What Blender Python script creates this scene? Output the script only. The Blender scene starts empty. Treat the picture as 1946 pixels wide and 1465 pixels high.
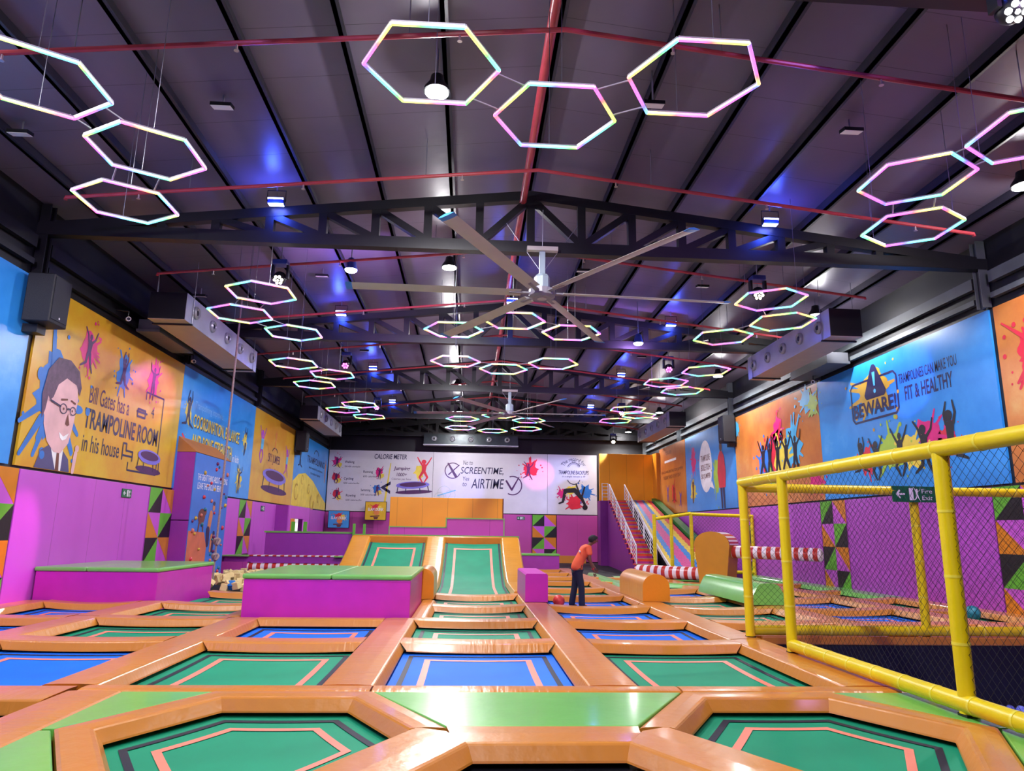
import bpy, bmesh, math, random
import numpy as np
from mathutils import Vector, Matrix
R = math.radians
sc = bpy.context.scene
col = sc.collection

# ------------------------------------------------------------------ camera
IW, IH, FPX, CAMZ = 1946, 1465, 1325.0, 1.5
def _camera():
    r = R(0.85); dx, dy = 890 - IW/2, 1010 - IH/2
    ux = dx*math.cos(r) + dy*math.sin(r); uy = -dx*math.sin(r) + dy*math.cos(r)
    p = math.atan(uy/FPX); a = math.atan(-ux/FPX*math.cos(p))
    Rt = Vector((math.cos(a), -math.sin(a), 0))
    Fw = Vector((math.sin(a)*math.cos(p), math.cos(a)*math.cos(p), math.sin(p)))
    Up = Vector((-math.sin(a)*math.sin(p), -math.cos(a)*math.sin(p), math.cos(p)))
    return Rt*math.cos(r) + Up*math.sin(r), -Rt*math.sin(r) + Up*math.cos(r), Fw
CR, CU, CF = _camera()
cam = bpy.data.cameras.new('camera'); camo = bpy.data.objects.new('camera', cam); col.objects.link(camo)
cam.sensor_fit = 'HORIZONTAL'; cam.sensor_width = 36.0; cam.lens = FPX/IW*36.0; cam.clip_end = 200
M = Matrix((CR, CU, -CF)).transposed().to_4x4(); M.translation = Vector((0, 0, CAMZ)); camo.matrix_world = M
sc.camera = camo
# ------------------------------------------------------------------ world, exposure
w = bpy.data.worlds.new('world'); sc.world = w; w.use_nodes = True
w.node_tree.nodes['Background'].inputs[0].default_value = (0.5, 0.5, 0.6, 1)
w.node_tree.nodes['Background'].inputs[1].default_value = 0.2
vs = sc.view_settings
sc.display_settings.display_device = 'sRGB'
vs.view_transform = 'Standard'; vs.look = 'None'; vs.gamma = 1.0; vs.use_curve_mapping = False
vs.exposure = 0.56
W_FLOOD, W_BLUE, W_PAR = 1000.0, 38.0, 120.0     # lamp powers (watt)

def ray(px, py):
    d = CF*FPX + CR*(px - IW/2) - CU*(py - IH/2); return d.normalized()
def at(px, py, X=None, Y=None, Z=None):           # a picture point, measured on a known plane of the hall
    d = ray(px, py)
    t = X/d.x if X is not None else (Y/d.y if Y is not None else (Z - CAMZ)/d.z)
    return Vector((0, 0, CAMZ)) + d*t

# ------------------------------------------------------------------ materials
def lin(c):
    if isinstance(c, str): c = tuple(int(c[i:i+2], 16)/255 for i in (0, 2, 4))
    return tuple(x/12.92 if x <= 0.04045 else ((x+0.055)/1.055)**2.4 for x in c)
MATS = {}
def mat(name, c, rough=0.5, metal=0.0, bump=0.0, bscale=20.0, bstretch=(1, 1, 1), noise=0.0, nscale=3.0, coat=0.0, spec=0.5, emit=None, estr=0.0):
    if name in MATS: return MATS[name]
    m = bpy.data.materials.new(name); m.use_nodes = True; nt = m.node_tree; b = nt.nodes['Principled BSDF']
    base = lin(c)
    b.inputs['Base Color'].default_value = (*base, 1); b.inputs['Roughness'].default_value = rough
    b.inputs['Metallic'].default_value = metal; b.inputs['Specular IOR Level'].default_value = spec
    if coat: b.inputs['Coat Weight'].default_value = coat; b.inputs['Coat Roughness'].default_value = 0.12
    if emit is not None:
        b.inputs['Emission Color'].default_value = (*lin(emit), 1); b.inputs['Emission Strength'].default_value = estr
    tc = nt.nodes.new('ShaderNodeTexCoord')
    if noise:
        n = nt.nodes.new('ShaderNodeTexNoise'); n.inputs['Scale'].default_value = nscale; n.inputs['Detail'].default_value = 6
        nt.links.new(tc.outputs['Object'], n.inputs['Vector'])
        cr = nt.nodes.new('ShaderNodeValToRGB')
        cr.color_ramp.elements[0].position = 0.3; cr.color_ramp.elements[1].position = 0.7
        cr.color_ramp.elements[0].color = (*[x*(1-noise) for x in base], 1)
        cr.color_ramp.elements[1].color = (*[min(1, x*(1+noise)) for x in base], 1)
        nt.links.new(n.outputs['Fac'], cr.inputs['Fac']); nt.links.new(cr.outputs['Color'], b.inputs['Base Color'])
    if bump:
        mp = nt.nodes.new('ShaderNodeMapping'); mp.inputs['Scale'].default_value = bstretch
        nt.links.new(tc.outputs['Object'], mp.inputs['Vector'])
        n2 = nt.nodes.new('ShaderNodeTexNoise'); n2.inputs['Scale'].default_value = bscale; n2.inputs['Detail'].default_value = 3
        nt.links.new(mp.outputs['Vector'], n2.inputs['Vector'])
        bp = nt.nodes.new('ShaderNodeBump'); bp.inputs['Strength'].default_value = bump; bp.inputs['Distance'].default_value = 0.02
        nt.links.new(n2.outputs['Fac'], bp.inputs['Height']); nt.links.new(bp.outputs['Normal'], b.inputs['Normal'])
    MATS[name] = m; return m
def mural_mat(name, c1, c2, c3=None):
    """printed vinyl with a mottled, cloudy ground"""
    if name in MATS: return MATS[name]
    m = mat(name, c1, rough=0.3, bump=0.08, bscale=5, spec=0.55)
    nt = m.node_tree; b = nt.nodes['Principled BSDF']; tc = nt.nodes.new('ShaderNodeTexCoord')
    n = nt.nodes.new('ShaderNodeTexNoise'); n.inputs['Scale'].default_value = 0.45; n.inputs['Detail'].default_value = 9; n.inputs['Roughness'].default_value = 0.65
    nt.links.new(tc.outputs['Object'], n.inputs['Vector'])
    cr = nt.nodes.new('ShaderNodeValToRGB'); e = cr.color_ramp.elements
    e[0].position = 0.36; e[0].color = (*lin(c1), 1); e[1].position = 0.62; e[1].color = (*lin(c2), 1)
    if c3:
        k = e.new(0.78); k.color = (*lin(c3), 1)
    nt.links.new(n.outputs['Fac'], cr.inputs['Fac']); nt.links.new(cr.outputs['Color'], b.inputs['Base Color'])
    return m
def seam_mat(name, c, axis, period, rough=0.45, width=0.012, dark=0.45, bump=0.15, spec=0.5, noise_amt=0.12):
    """sheet material with thin dark seams every `period` metres along an axis"""
    m = mat(name, c, rough=rough, bump=bump, bscale=3.0, spec=spec)
    nt = m.node_tree; b = nt.nodes['Principled BSDF']
    tc = nt.nodes.new('ShaderNodeTexCoord'); sx = nt.nodes.new('ShaderNodeSeparateXYZ'); nt.links.new(tc.outputs['Object'], sx.inputs[0])
    d = nt.nodes.new('ShaderNodeMath'); d.operation = 'DIVIDE'; d.inputs[1].default_value = period
    nt.links.new(sx.outputs['XYZ'.index(axis)], d.inputs[0])
    f = nt.nodes.new('ShaderNodeMath'); f.operation = 'FRACT'; nt.links.new(d.outputs[0], f.inputs[0])
    g = nt.nodes.new('ShaderNodeMath'); g.operation = 'LESS_THAN'; g.inputs[1].default_value = width/period; nt.links.new(f.outputs[0], g.inputs[0])
    n = nt.nodes.new('ShaderNodeTexNoise'); n.inputs['Scale'].default_value = 0.9; n.inputs['Detail'].default_value = 5
    nt.links.new(tc.outputs['Object'], n.inputs['Vector'])
    base = lin(c)
    mx0 = nt.nodes.new('ShaderNodeMix'); mx0.data_type = 'RGBA'; nt.links.new(n.outputs['Fac'], mx0.inputs[0])
    mx0.inputs[6].default_value = (*[x*(1-noise_amt) for x in base], 1); mx0.inputs[7].default_value = (*[x*(1+noise_amt) for x in base], 1)
    mx = nt.nodes.new('ShaderNodeMix'); mx.data_type = 'RGBA'
    nt.links.new(g.outputs[0], mx.inputs[0]); nt.links.new(mx0.outputs[2], mx.inputs[6]); mx.inputs[7].default_value = (*[x*dark for x in base], 1)
    nt.links.new(mx.outputs[2], b.inputs['Base Color'])
    return m
def stripe_mat(name, c1, c2, axis, period, rough=0.3):
    """two-colour wrap stripes across an axis"""
    m = mat(name, c1, rough=rough, bump=0.1, bscale=8)
    nt = m.node_tree; b = nt.nodes['Principled BSDF']
    tc = nt.nodes.new('ShaderNodeTexCoord'); sx = nt.nodes.new('ShaderNodeSeparateXYZ'); nt.links.new(tc.outputs['Object'], sx.inputs[0])
    d = nt.nodes.new('ShaderNodeMath'); d.operation = 'DIVIDE'; d.inputs[1].default_value = period
    nt.links.new(sx.outputs['XYZ'.index(axis)], d.inputs[0])
    f = nt.nodes.new('ShaderNodeMath'); f.operation = 'FRACT'; nt.links.new(d.outputs[0], f.inputs[0])
    g = nt.nodes.new('ShaderNodeMath'); g.operation = 'LESS_THAN'; g.inputs[1].default_value = 0.5; nt.links.new(f.outputs[0], g.inputs[0])
    mx = nt.nodes.new('ShaderNodeMix'); mx.data_type = 'RGBA'; nt.links.new(g.outputs[0], mx.inputs[0])
    mx.inputs[6].default_value = (*lin(c1), 1); mx.inputs[7].default_value = (*lin(c2), 1)
    nt.links.new(mx.outputs[2], b.inputs['Base Color']); return m
def rainbow_mat():
    """addressable LED diffuser: hue runs round the hexagon, pale core"""
    m = bpy.data.materials.new('led_rainbow'); m.use_nodes = True; nt = m.node_tree; b = nt.nodes['Principled BSDF']
    tc = nt.nodes.new('ShaderNodeTexCoord'); oi = nt.nodes.new('ShaderNodeObjectInfo')
    gr = nt.nodes.new('ShaderNodeTexGradient'); gr.gradient_type = 'RADIAL'; nt.links.new(tc.outputs['Object'], gr.inputs['Vector'])
    mu = nt.nodes.new('ShaderNodeMath'); mu.operation = 'MULTIPLY_ADD'; mu.inputs[1].default_value = 2.5
    nt.links.new(gr.outputs['Fac'], mu.inputs[0]); nt.links.new(oi.outputs['Random'], mu.inputs[2])
    fr = nt.nodes.new('ShaderNodeMath'); fr.operation = 'FRACT'; nt.links.new(mu.outputs[0], fr.inputs[0])
    hs = nt.nodes.new('ShaderNodeCombineColor'); hs.mode = 'HSV'; nt.links.new(fr.outputs[0], hs.inputs[0]); hs.inputs[1].default_value = 0.93; hs.inputs[2].default_value = 1
    b.inputs['Base Color'].default_value = (.8, .8, .8, 1)
    nt.links.new(hs.outputs[0], b.inputs['Emission Color']); b.inputs['Emission Strength'].default_value = 1.9
    MATS['led'] = m; return m

orange = mat('orange_vinyl', 'd28731', 0.3, bump=0.3, bscale=7, noise=0.05, nscale=2, coat=0.3)
orange_len = mat('orange_vinyl_lengthwise', 'd28731', 0.3, bump=0.45, bscale=15, bstretch=(.18, 1, .18), noise=0.05, nscale=2, coat=0.3)
orange_cross = mat('orange_vinyl_crosswise', 'd28731', 0.3, bump=0.45, bscale=15, bstretch=(1, .18, .18), noise=0.05, nscale=2, coat=0.3)
ramp_orange = mat('golden_vinyl', 'd6922a', 0.3, bump=0.4, bscale=15, bstretch=(.18, 1, .18), noise=0.05, nscale=2, coat=0.3)
orange_flat = mat('orange_board', 'e08a10', 0.45, bump=0.1, noise=0.05)
amber = seam_mat('amber_padding', 'e59a08', 'X', 1.05, 0.4)
amber2 = mat('amber_vinyl', 'd08018', 0.3, bump=0.12, bscale=6, noise=0.06)
green_v = mat('green_vinyl', '72c256', 0.3, bump=0.2, bscale=5, noise=0.08, nscale=2, coat=0.4)
lime = mat('lime_trim', '74b052', 0.35, bump=0.1)
green_bed = mat('green_bed', '0a9068', 0.65, spec=0.3, noise=0.10, nscale=1.5, bump=0.1, bscale=200)
blue_bed = mat('blue_bed', '0070ee', 0.65, spec=0.3, noise=0.10, nscale=1.5, bump=0.1, bscale=200)
black_bed = mat('black_bed', '12131c', 0.4, noise=0.1, nscale=1.5, bump=0.1, bscale=200)
line_m = mat('coral_line', 'f08a72', 0.5, noise=0.05)
navy = mat('navy_webbing', '10152a', 0.6, noise=0.1)
purlin_m = mat('purlin_paint', '2a2833', 0.5, noise=0.15)
dark_steel = mat('black_steel', '0d0e13', 0.45, noise=0.2, nscale=8, metal=0.0)
truss_m = mat('truss_paint', '0e0f16', 0.45, noise=0.2, nscale=4)
purple_pad = seam_mat('purple_padding', 'c456cc', 'Y', 1.5, 0.42)
purple_padx = seam_mat('purple_padding_back', 'b8449c', 'X', 1.6, 0.42)
purple_r = seam_mat('purple_padding_right', 'b04cbe', 'Y', 1.5, 0.42)
magenta = mat('magenta_vinyl', 'c42ab0', 0.35, bump=0.12, bscale=5, noise=0.06)
violet = mat('violet_vinyl', '9a32a4', 0.4, bump=0.1, noise=0.06)
yellow_v = mat('yellow_sleeve', 'ead20c', 0.35, bump=0.15, bscale=14, noise=0.05)
yellow_band = mat('yellow_tape', 'f0e24a', 0.3, noise=0.03)
black_v = mat('black_vinyl', '101016', 0.4, bump=0.1, noise=0.1)
net_m = mat('black_net', '0c0d14', 0.8, noise=0.1)
white_m = mat('white_paint', 'e6e6ea', 0.4, noise=0.03)
white_steel = mat('white_rail', 'dcdfe8', 0.35, noise=0.04)
grey_alu = mat('fan_aluminium', 'c4bfb6', 0.4, metal=0.2, noise=0.06)
cyan_tip = mat('fan_tip', '3e8ed8', 0.4, noise=0.05)
hub_grey = mat('fan_hub', '8d8a92', 0.4, noise=0.1)
motor_m = mat('fan_motor', '9db0b8', 0.35, noise=0.06)
red_pipe = mat('red_pipe', 'b4404a', 0.35, noise=0.08, nscale=6)
brass = mat('sprinkler_brass', 'c8b8b8', 0.3, metal=0.6, noise=0.1)
wire_m = mat('steel_wire', '8a8a96', 0.4, metal=0.5, noise=0.1)
duct_m = mat('duct_foil', 'b4b6c2', 0.3, metal=0.25, bump=0.2, bscale=6, noise=0.12, nscale=2)
duct_under = mat('duct_under_reflection', 'b8a68e', 0.5, noise=0.06)  # tan tint paints in the orange reflected onto the undersides
nozzle_m = mat('nozzle_grey', '9a9ca4', 0.35, metal=0.3, noise=0.1)
girt_m = mat('galvanised_girt', '565c60', 0.5, metal=0.2, noise=0.12)
speaker_m = mat('speaker_black', '0b0c14', 0.55, bump=0.2, bscale=120, noise=0.15)
lens_white = mat('lens_white', 'ffffff', 0.3, emit='ffffff', estr=14, noise=0.0)
lens_blue = mat('lens_blue', 'ffffff', 0.3, emit='c8d4ff', estr=9)
lens_warm = mat('lens_warm', 'ffffff', 0.3, emit='fff2d8', estr=9)
lens_magenta = mat('lens_magenta', 'ff80e0', 0.3, emit='ff50e0', estr=6)
flood_off = mat('flood_glass', 'f2eee8', 0.3, noise=0.03)
blue_case = mat('blue_case', '2a3a90', 0.35, noise=0.1)
navy_ink = mat('navy_ink', '1f1a4a', 0.45, noise=0.06)
black_ink = mat('black_ink', '14121c', 0.45, noise=0.06)
plum_ink = mat('plum_ink', '4a1858', 0.45, noise=0.06)
ink = lambda n, c: mat('ink_' + n, c, 0.42, noise=0.12, nscale=2.5)
magenta_ink, red_ink, blue_ink, sky_ink = ink('magenta', 'd8187c'), ink('red', 'd8243e'), ink('blue', '2672c8'), ink('sky', '4fb4e8')
lime_ink, yellow_ink, orange_ink, purple_ink = ink('lime', 'a4c83c'), ink('yellow', 'e8d048'), ink('orange', 'e08440'), ink('purple', '6a50b8')
white_ink, skin_ink, grey_ink = ink('white', 'f0eef4'), ink('skin', 'e0b0b4'), ink('grey', '7a7890')
gold_ink, violet_ink, brown_ink = ink('gold', 'c8a030'), ink('violet', 'a030b8'), ink('brown', '6a3426')
exit_green = mat('exit_green', '0a6440', 0.4, noise=0.03)
gold_mural = mural_mat('gold_mural', 'd08c22', 'd8b02a', 'e0c24a')
blue_mural = mural_mat('blue_mural', '1c86dc', '3a9cec', '6ab8f4')
orange_mural = mural_mat('orange_mural', 'b8622c', 'd4883c', 'dcae64')
white_mural = mural_mat('white_mural', 'cfcbd6', 'dad6e0', 'e4e2ea')
led = rainbow_mat()

# ------------------------------------------------------------------ building blocks
def tag(o, label=None, cat=None, group=None, kind=None):
    if label: o['label'] = label
    if cat: o['category'] = cat
    if group: o['group'] = group
    if kind: o['kind'] = kind
    return o
def thing(name, label, cat, loc=(0, 0, 0), group=None, rotz=0.0):
    o = bpy.data.objects.new(name, None); o.empty_display_size = 0.1; col.objects.link(o)
    o.location = loc; o.rotation_euler = (0, 0, rotz); o['base'] = [float(v) for v in loc]
    return tag(o, label, cat, group)
def kids(o): return list(o.children)
def copy_tree(o, parent=None):
    c = o.copy(); col.objects.link(c)
    if parent: c.parent = parent
    for ch in kids(o): copy_tree(ch, c)
    return c
class MB:
    def __init__(s): s.v = []; s.f = []
    def add(s, pts, faces):
        n = len(s.v); s.v += [tuple(p) for p in pts]; s.f += [tuple(n + i for i in f) for f in faces]; return s
    def box(s, x0, x1, y0, y1, z0, z1):
        p = [(x, y, z) for z in (z0, z1) for y in (y0, y1) for x in (x0, x1)]
        return s.add(p, [(0, 2, 3, 1), (4, 5, 7, 6), (0, 1, 5, 4), (2, 6, 7, 3), (0, 4, 6, 2), (1, 3, 7, 5)])
    def bar(s, a, b, w, h, up=(0, 0, 1)):
        a, b = Vector(a), Vector(b); d = (b - a).normalized(); up = Vector(up)
        if abs(d.dot(up)) > 0.99: up = Vector((0, 1, 0))
        sd = d.cross(up).normalized()*w/2; u = sd.cross(d).normalized()*h/2
        p = [q + sd*i + u*j for q in (a, b) for i, j in ((-1, -1), (1, -1), (1, 1), (-1, 1))]
        return s.add(p, [(0, 1, 2, 3), (7, 6, 5, 4), (0, 4, 5, 1), (1, 5, 6, 2), (2, 6, 7, 3), (3, 7, 4, 0)])
    def tube(s, pts, r, n=10, caps=True):
        pts = [Vector(p) for p in pts]; rs = r if isinstance(r, (list, tuple)) else [r]*len(pts)
        rings = []; prev = None
        for i, p in enumerate(pts):
            d = ((pts[min(i+1, len(pts)-1)] - pts[max(i-1, 0)])).normalized()
            if prev is None: prev = Vector((0, 0, 1)) if abs(d.z) < 0.9 else Vector((1, 0, 0))
            a = (prev - d*prev.dot(d)).normalized(); b = d.cross(a); prev = a
            rings.append([p + (a*math.cos(2*math.pi*k/n) + b*math.sin(2*math.pi*k/n))*rs[i] for k in range(n)])
        base = len(s.v); flat = [q for rg in rings for q in rg]; fs = []
        for i in range(len(pts)-1):
            for k in range(n):
                fs.append((i*n+k, i*n+(k+1) % n, (i+1)*n+(k+1) % n, (i+1)*n+k))
        if caps: fs.append(tuple(range(n-1, -1, -1))); fs.append(tuple((len(pts)-1)*n+k for k in range(n)))
        return s.add(flat, fs)
    def lathe(s, prof, c, axis=(0, 0, 1), n=20):
        ax = Vector(axis).normalized(); a = ax.orthogonal().normalized(); b = ax.cross(a); c = Vector(c); pts = []; fs = []
        for r, h in prof:
            pts += [c + ax*h + (a*math.cos(2*math.pi*k/n) + b*math.sin(2*math.pi*k/n))*r for k in range(n)]
        for i in range(len(prof)-1):
            for k in range(n): fs.append((i*n+k, i*n+(k+1) % n, (i+1)*n+(k+1) % n, (i+1)*n+k))
        fs.append(tuple(range(n-1, -1, -1))); fs.append(tuple((len(prof)-1)*n+k for k in range(n)))
        return s.add(pts, fs)
    def sphere(s, c, r, n=14, m=8, sq=(1, 1, 1)):
        prof = [(max(1e-4, math.sin(math.pi*i/m)), -math.cos(math.pi*i/m)) for i in range(m+1)]
        q = MB().lathe(prof, (0, 0, 0), (0, 0, 1), n)
        return s.add([(c[0]+v[0]*r*sq[0], c[1]+v[1]*r*sq[1], c[2]+v[2]*r*sq[2]) for v in q.v], q.f)
    def prism(s, poly, d):                        # poly: 3-D points, d: extrusion vector
        n = len(poly); d = Vector(d); a = [Vector(p) for p in poly]
        return s.add(a + [p + d for p in a], [tuple(range(n-1, -1, -1)), tuple(range(n, 2*n))] + [(i, (i+1) % n, n+(i+1) % n, n+i) for i in range(n)])
    def flat(s, poly): return s.add(poly, [tuple(range(len(poly)))])
    def build(s, name, m, parent=None, label=None, cat=None, group=None, kind=None, smooth=False, bevel=0.0, loc=None, sharp=40):
        me = bpy.data.meshes.new(name); o = bpy.data.objects.new(name, me); col.objects.link(o)
        base = Vector((0, 0, 0))
        if parent is not None:
            base = Vector(parent['base']) if 'base' in parent else base
            o.parent = parent
        elif loc is not None:
            base = Vector(loc); o.location = base
        elif s.v and kind != 'structure':
            a = np.array(s.v); base = Vector((a[:, 0].mean(), a[:, 1].mean(), a[:, 2].min())); o.location = base
        o['base'] = [float(v) for v in base]
        me.from_pydata([tuple(Vector(p) - base) for p in s.v], [], s.f); me.update()
        bm = bmesh.new(); bm.from_mesh(me); bmesh.ops.recalc_face_normals(bm, faces=bm.faces); bm.to_mesh(me); bm.free()
        if m: me.materials.append(m)
        if smooth:
            me.polygons.foreach_set('use_smooth', [True]*len(me.polygons))
            try:
                me.set_sharp_from_angle(angle=R(sharp))
            except Exception: pass
        if bevel:
            bv = o.modifiers.new('bevel', 'BEVEL'); bv.width = bevel; bv.segments = 2; bv.limit_method = 'ANGLE'
        return tag(o, label, cat, group, kind)
def lamp(name, kind, loc, power, color, parent=None, radius=0.1, target=None, size=60, blend=0.4):
    l = bpy.data.lights.new(name, kind); l.energy = power; l.color = color; l.shadow_soft_size = radius
    o = bpy.data.objects.new(name, l); col.objects.link(o)
    base = Vector(parent['base']) if parent is not None else Vector((0, 0, 0))
    o.location = Vector(loc) - base
    if kind == 'SPOT':
        l.spot_size = R(size); l.spot_blend = blend
        o.rotation_euler = (Vector(target) - Vector(loc)).to_track_quat('-Z', 'Y').to_euler()
    if parent is not None: o.parent = parent
    return o

# ---- flat print helpers: 2-D shapes laid on a wall, u to the reader's right, v up
class Wall:
    def __init__(s, o, right, up, n): s.o, s.r, s.u, s.n = Vector(o), Vector(right), Vector(up), Vector(n)
    def P(s, u, v, d=0.0): return s.o + s.r*u + s.u*v + s.n*d
XL, XR, YB = -9.05, 11.4, 45.0
WL = Wall((XL, 0, 0), (0, 1, 0), (0, 0, 1), (1, 0, 0))       # u = Y
WR = Wall((XR, 0, 0), (0, -1, 0), (0, 0, 1), (-1, 0, 0))     # u = -Y
WB = Wall((0, YB, 0), (1, 0, 0), (0, 0, 1), (0, -1, 0))      # u = X
def text(wl, s, u, v, wd, ht, m, parent, d, name='lettering', shear=0.0, bold=0.0, arc=None):
    cu = bpy.data.curves.new('t', 'FONT'); cu.body = s; cu.shear = shear; cu.offset = bold; cu.resolution_u = 3
    o = bpy.data.objects.new('t', cu); col.objects.link(o)
    dg = bpy.context.evaluated_depsgraph_get(); me = bpy.data.meshes.new_from_object(o.evaluated_get(dg))
    a = np.array([v_.co[:] for v_ in me.vertices]); fs = [tuple(p.vertices) for p in me.polygons]
    bpy.data.objects.remove(o); bpy.data.curves.remove(cu); bpy.data.meshes.remove(me)
    lo, hi = a.min(0), a.max(0)
    x = (a[:, 0] - lo[0])/(hi[0] - lo[0]); y = (a[:, 1] - lo[1])/(hi[1] - lo[1])
    mb = MB()
    if arc:
        cx, cy, rad, a0, a1 = arc
        pts = []
        for i in range(len(x)):
            t = a0 + (a1 - a0)*x[i]; r = rad + y[i]*ht
            pts.append(wl.P(cx + r*math.cos(t), cy + r*math.sin(t), d))
    else: pts = [wl.P(u + x[i]*wd, v + y[i]*ht, d) for i in range(len(x))]
    mb.add(pts, fs); return mb.build(name, m, parent)
def shapes(wl, polys, m, parent, d, name):
    mb = MB()
    for i, p in enumerate(polys): mb.flat([wl.P(q[0], q[1], d + i*.00035) for q in p])
    return mb.build(name, m, parent)
def disc(cx, cy, rx, ry=None, n=20, a=0.0):
    ry = ry or rx; ca, sa = math.cos(a), math.sin(a)
    return [(cx + rx*math.cos(t)*ca - ry*math.sin(t)*sa, cy + rx*math.cos(t)*sa + ry*math.sin(t)*ca) for t in [2*math.pi*i/n for i in range(n)]]
def cap2(p, q, r1, r2, n=6):
    a = math.atan2(q[1]-p[1], q[0]-p[0])
    return [(p[0] + r1*math.cos(a + math.pi/2 + math.pi*i/n), p[1] + r1*math.sin(a + math.pi/2 + math.pi*i/n)) for i in range(n+1)] + \
           [(q[0] + r2*math.cos(a - math.pi/2 + math.pi*i/n), q[1] + r2*math.sin(a - math.pi/2 + math.pi*i/n)) for i in range(n+1)]
def ring2(cx, cy, r0, r1, a0=0, a1=2*math.pi, n=24, sy=1.0):
    out = []
    for i in range(n):
        t0, t1 = a0 + (a1-a0)*i/n, a0 + (a1-a0)*(i+1)/n
        out.append([(cx + r*math.cos(t), cy + r*sy*math.sin(t)) for r, t in ((r0, t0), (r1, t0), (r1, t1), (r0, t1))])
    return out
def splash(seed, cx, cy, rx, ry, drops=7, spikes=5):
    g = random.Random(seed); n = 40; k = [g.uniform(-1, 1) for _ in range(8)]
    pts = []
    for i in range(n):
        t = 2*math.pi*i/n
        r = 0.72 + 0.13*sum(k[j]*math.sin((j+2)*t + k[(j+3) % 8]*3) for j in range(6))/1.5 + (0.22 if i % 7 == 0 else 0)*g.random()
        pts.append((cx + rx*r*math.cos(t), cy + ry*r*math.sin(t)))
    out = [pts]
    for _ in range(spikes):
        t = g.uniform(0, 6.28); L = g.uniform(0.95, 1.35)
        out.append(cap2((cx + rx*.5*math.cos(t), cy + ry*.5*math.sin(t)), (cx + rx*L*math.cos(t), cy + ry*L*math.sin(t)), min(rx, ry)*.10, min(rx, ry)*.05))
    for _ in range(drops):
        t = g.uniform(0, 6.28); L = g.uniform(1.05, 1.5)
        out.append(disc(cx + rx*L*math.cos(t), cy + ry*L*math.sin(t), min(rx, ry)*g.uniform(.04, .1), n=10))
    return out
def jumper(cx, cy, h, pose=0, hair=0):
    """silhouette of a leaping figure; cx, cy its hips, h its standing height"""
    P = {0: ((-60, -25), (50, 20), (-110, -95), (-70, -80)), 1: ((40, 70), (110, 130), (-100, -150), (-75, -60)),
         2: ((55, 60), (125, 120), (-120, -60), (-60, -120)), 3: ((70, 100), (100, 70), (-105, -170), (-70, -20)),
         4: ((20, 80), (150, 100), (-95, -100), (-80, -95)), 5: ((80, 85), (95, 90), (-95, -95), (-88, -110))}[pose]
    o = []; sh = (cx + .02*h, cy + .30*h)
    o.append([(cx - .075*h, cy), (cx + .075*h, cy), (sh[0] + .105*h, sh[1]), (sh[0] + .03*h, sh[1] + .05*h), (sh[0] - .03*h, sh[1] + .05*h), (sh[0] - .105*h, sh[1])])
    o.append(disc(sh[0], sh[1] + .12*h, .062*h, .075*h, 14))
    if hair: o.append(disc(sh[0] - .02*h, sh[1] + .13*h, .10*h, .095*h, 12))
    for sx, an in ((1, P[0]), (-1, P[1])):
        p = (sh[0] + sx*.09*h, sh[1]); q = (p[0] + .17*h*math.cos(R(an[0])), p[1] + .17*h*math.sin(R(an[0])))
        e = (q[0] + .2*h*math.cos(R(an[1])), q[1] + .2*h*math.sin(R(an[1]))); o += [cap2(p, q, .035*h, .028*h), cap2(q, e, .028*h, .018*h)]
    for sx, an in ((-1, P[2]), (1, P[3])):
        p = (cx + sx*.045*h, cy); q = (p[0] + .23*h*math.cos(R(an[0])), p[1] + .23*h*math.sin(R(an[0])))
        e = (q[0] + .25*h*math.cos(R(an[1])), q[1] + .25*h*math.sin(R(an[1]))); o += [cap2(p, q, .055*h, .04*h), cap2(q, e, .04*h, .022*h)]
    return o
def mini_tramp(wl, u, v, w, parent, d, tilt=0.0, fl=1.0):
    T = lambda pts: [(u + x*math.cos(tilt) - y*fl*math.sin(tilt), v + x*math.sin(tilt) + y*fl*math.cos(tilt)) for x, y in pts]
    shapes(wl, [T(disc(0.03*w, -.36*w, .56*w, .1*w))], plum_ink, parent, d, 'trampoline_shadow')
    shapes(wl, [T(cap2((x, -.03*w), (x*1.08, -.36*w), .014*w, .014*w)) for x in (-.44*w, -.2*w, .2*w, .44*w)], navy_ink, parent, d+.003, 'trampoline_leg')
    shapes(wl, [T(disc(0, 0, .5*w, .17*w, 28)), T([(-.5*w, 0), (-.49*w, -.06*w), (-.3*w, -.17*w), (0, -.2*w), (.3*w, -.17*w), (.49*w, -.06*w), (.5*w, 0)])], mat('ink_lavender', '7a70d8', .42, noise=.1), parent, d+.006, 'trampoline_rim')
    shapes(wl, [T(disc(0, .015*w, .4*w, .115*w, 28))], plum_ink, parent, d+.009, 'trampoline_bed')

# ------------------------------------------------------------------ room shell
FZ = -0.32                                          # deck under the trampoline frames
PIT = (4.5, 10.4, 2.6, 10.95, -1.15)                # ball pit hole x0 x1 y0 y1 floor
concrete = mat('deck_black', '0c0c10', 0.7, noise=0.2)
Y0 = -7.0
RX = (XL + XR)/2; ROOF = lambda x: 9.22 - 0.111*abs(x - RX)
fl = MB()
for x0, x1, y0, y1 in ((XL-.3, PIT[0], Y0, YB+.3), (PIT[1], XR+.3, Y0, YB+.3), (PIT[0], PIT[1], Y0, PIT[2]), (PIT[0], PIT[1], PIT[3], YB+.3)):
    fl.box(x0, x1, y0, y1, FZ-.15, FZ)
fl.build('floor', concrete, kind='structure')
pf = MB().box(PIT[0], PIT[1], PIT[2], PIT[3], PIT[4]-.1, PIT[4]); pf.build('floor_pit', concrete, kind='structure')
pitw = mat('pit_wall', '17161f', 0.5, noise=0.12, bump=0.1)
MB().box(PIT[0], PIT[1], PIT[3]-.03, PIT[3]+.03, PIT[4], -.12).build('wall_pit_back', pitw, kind='structure')
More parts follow.
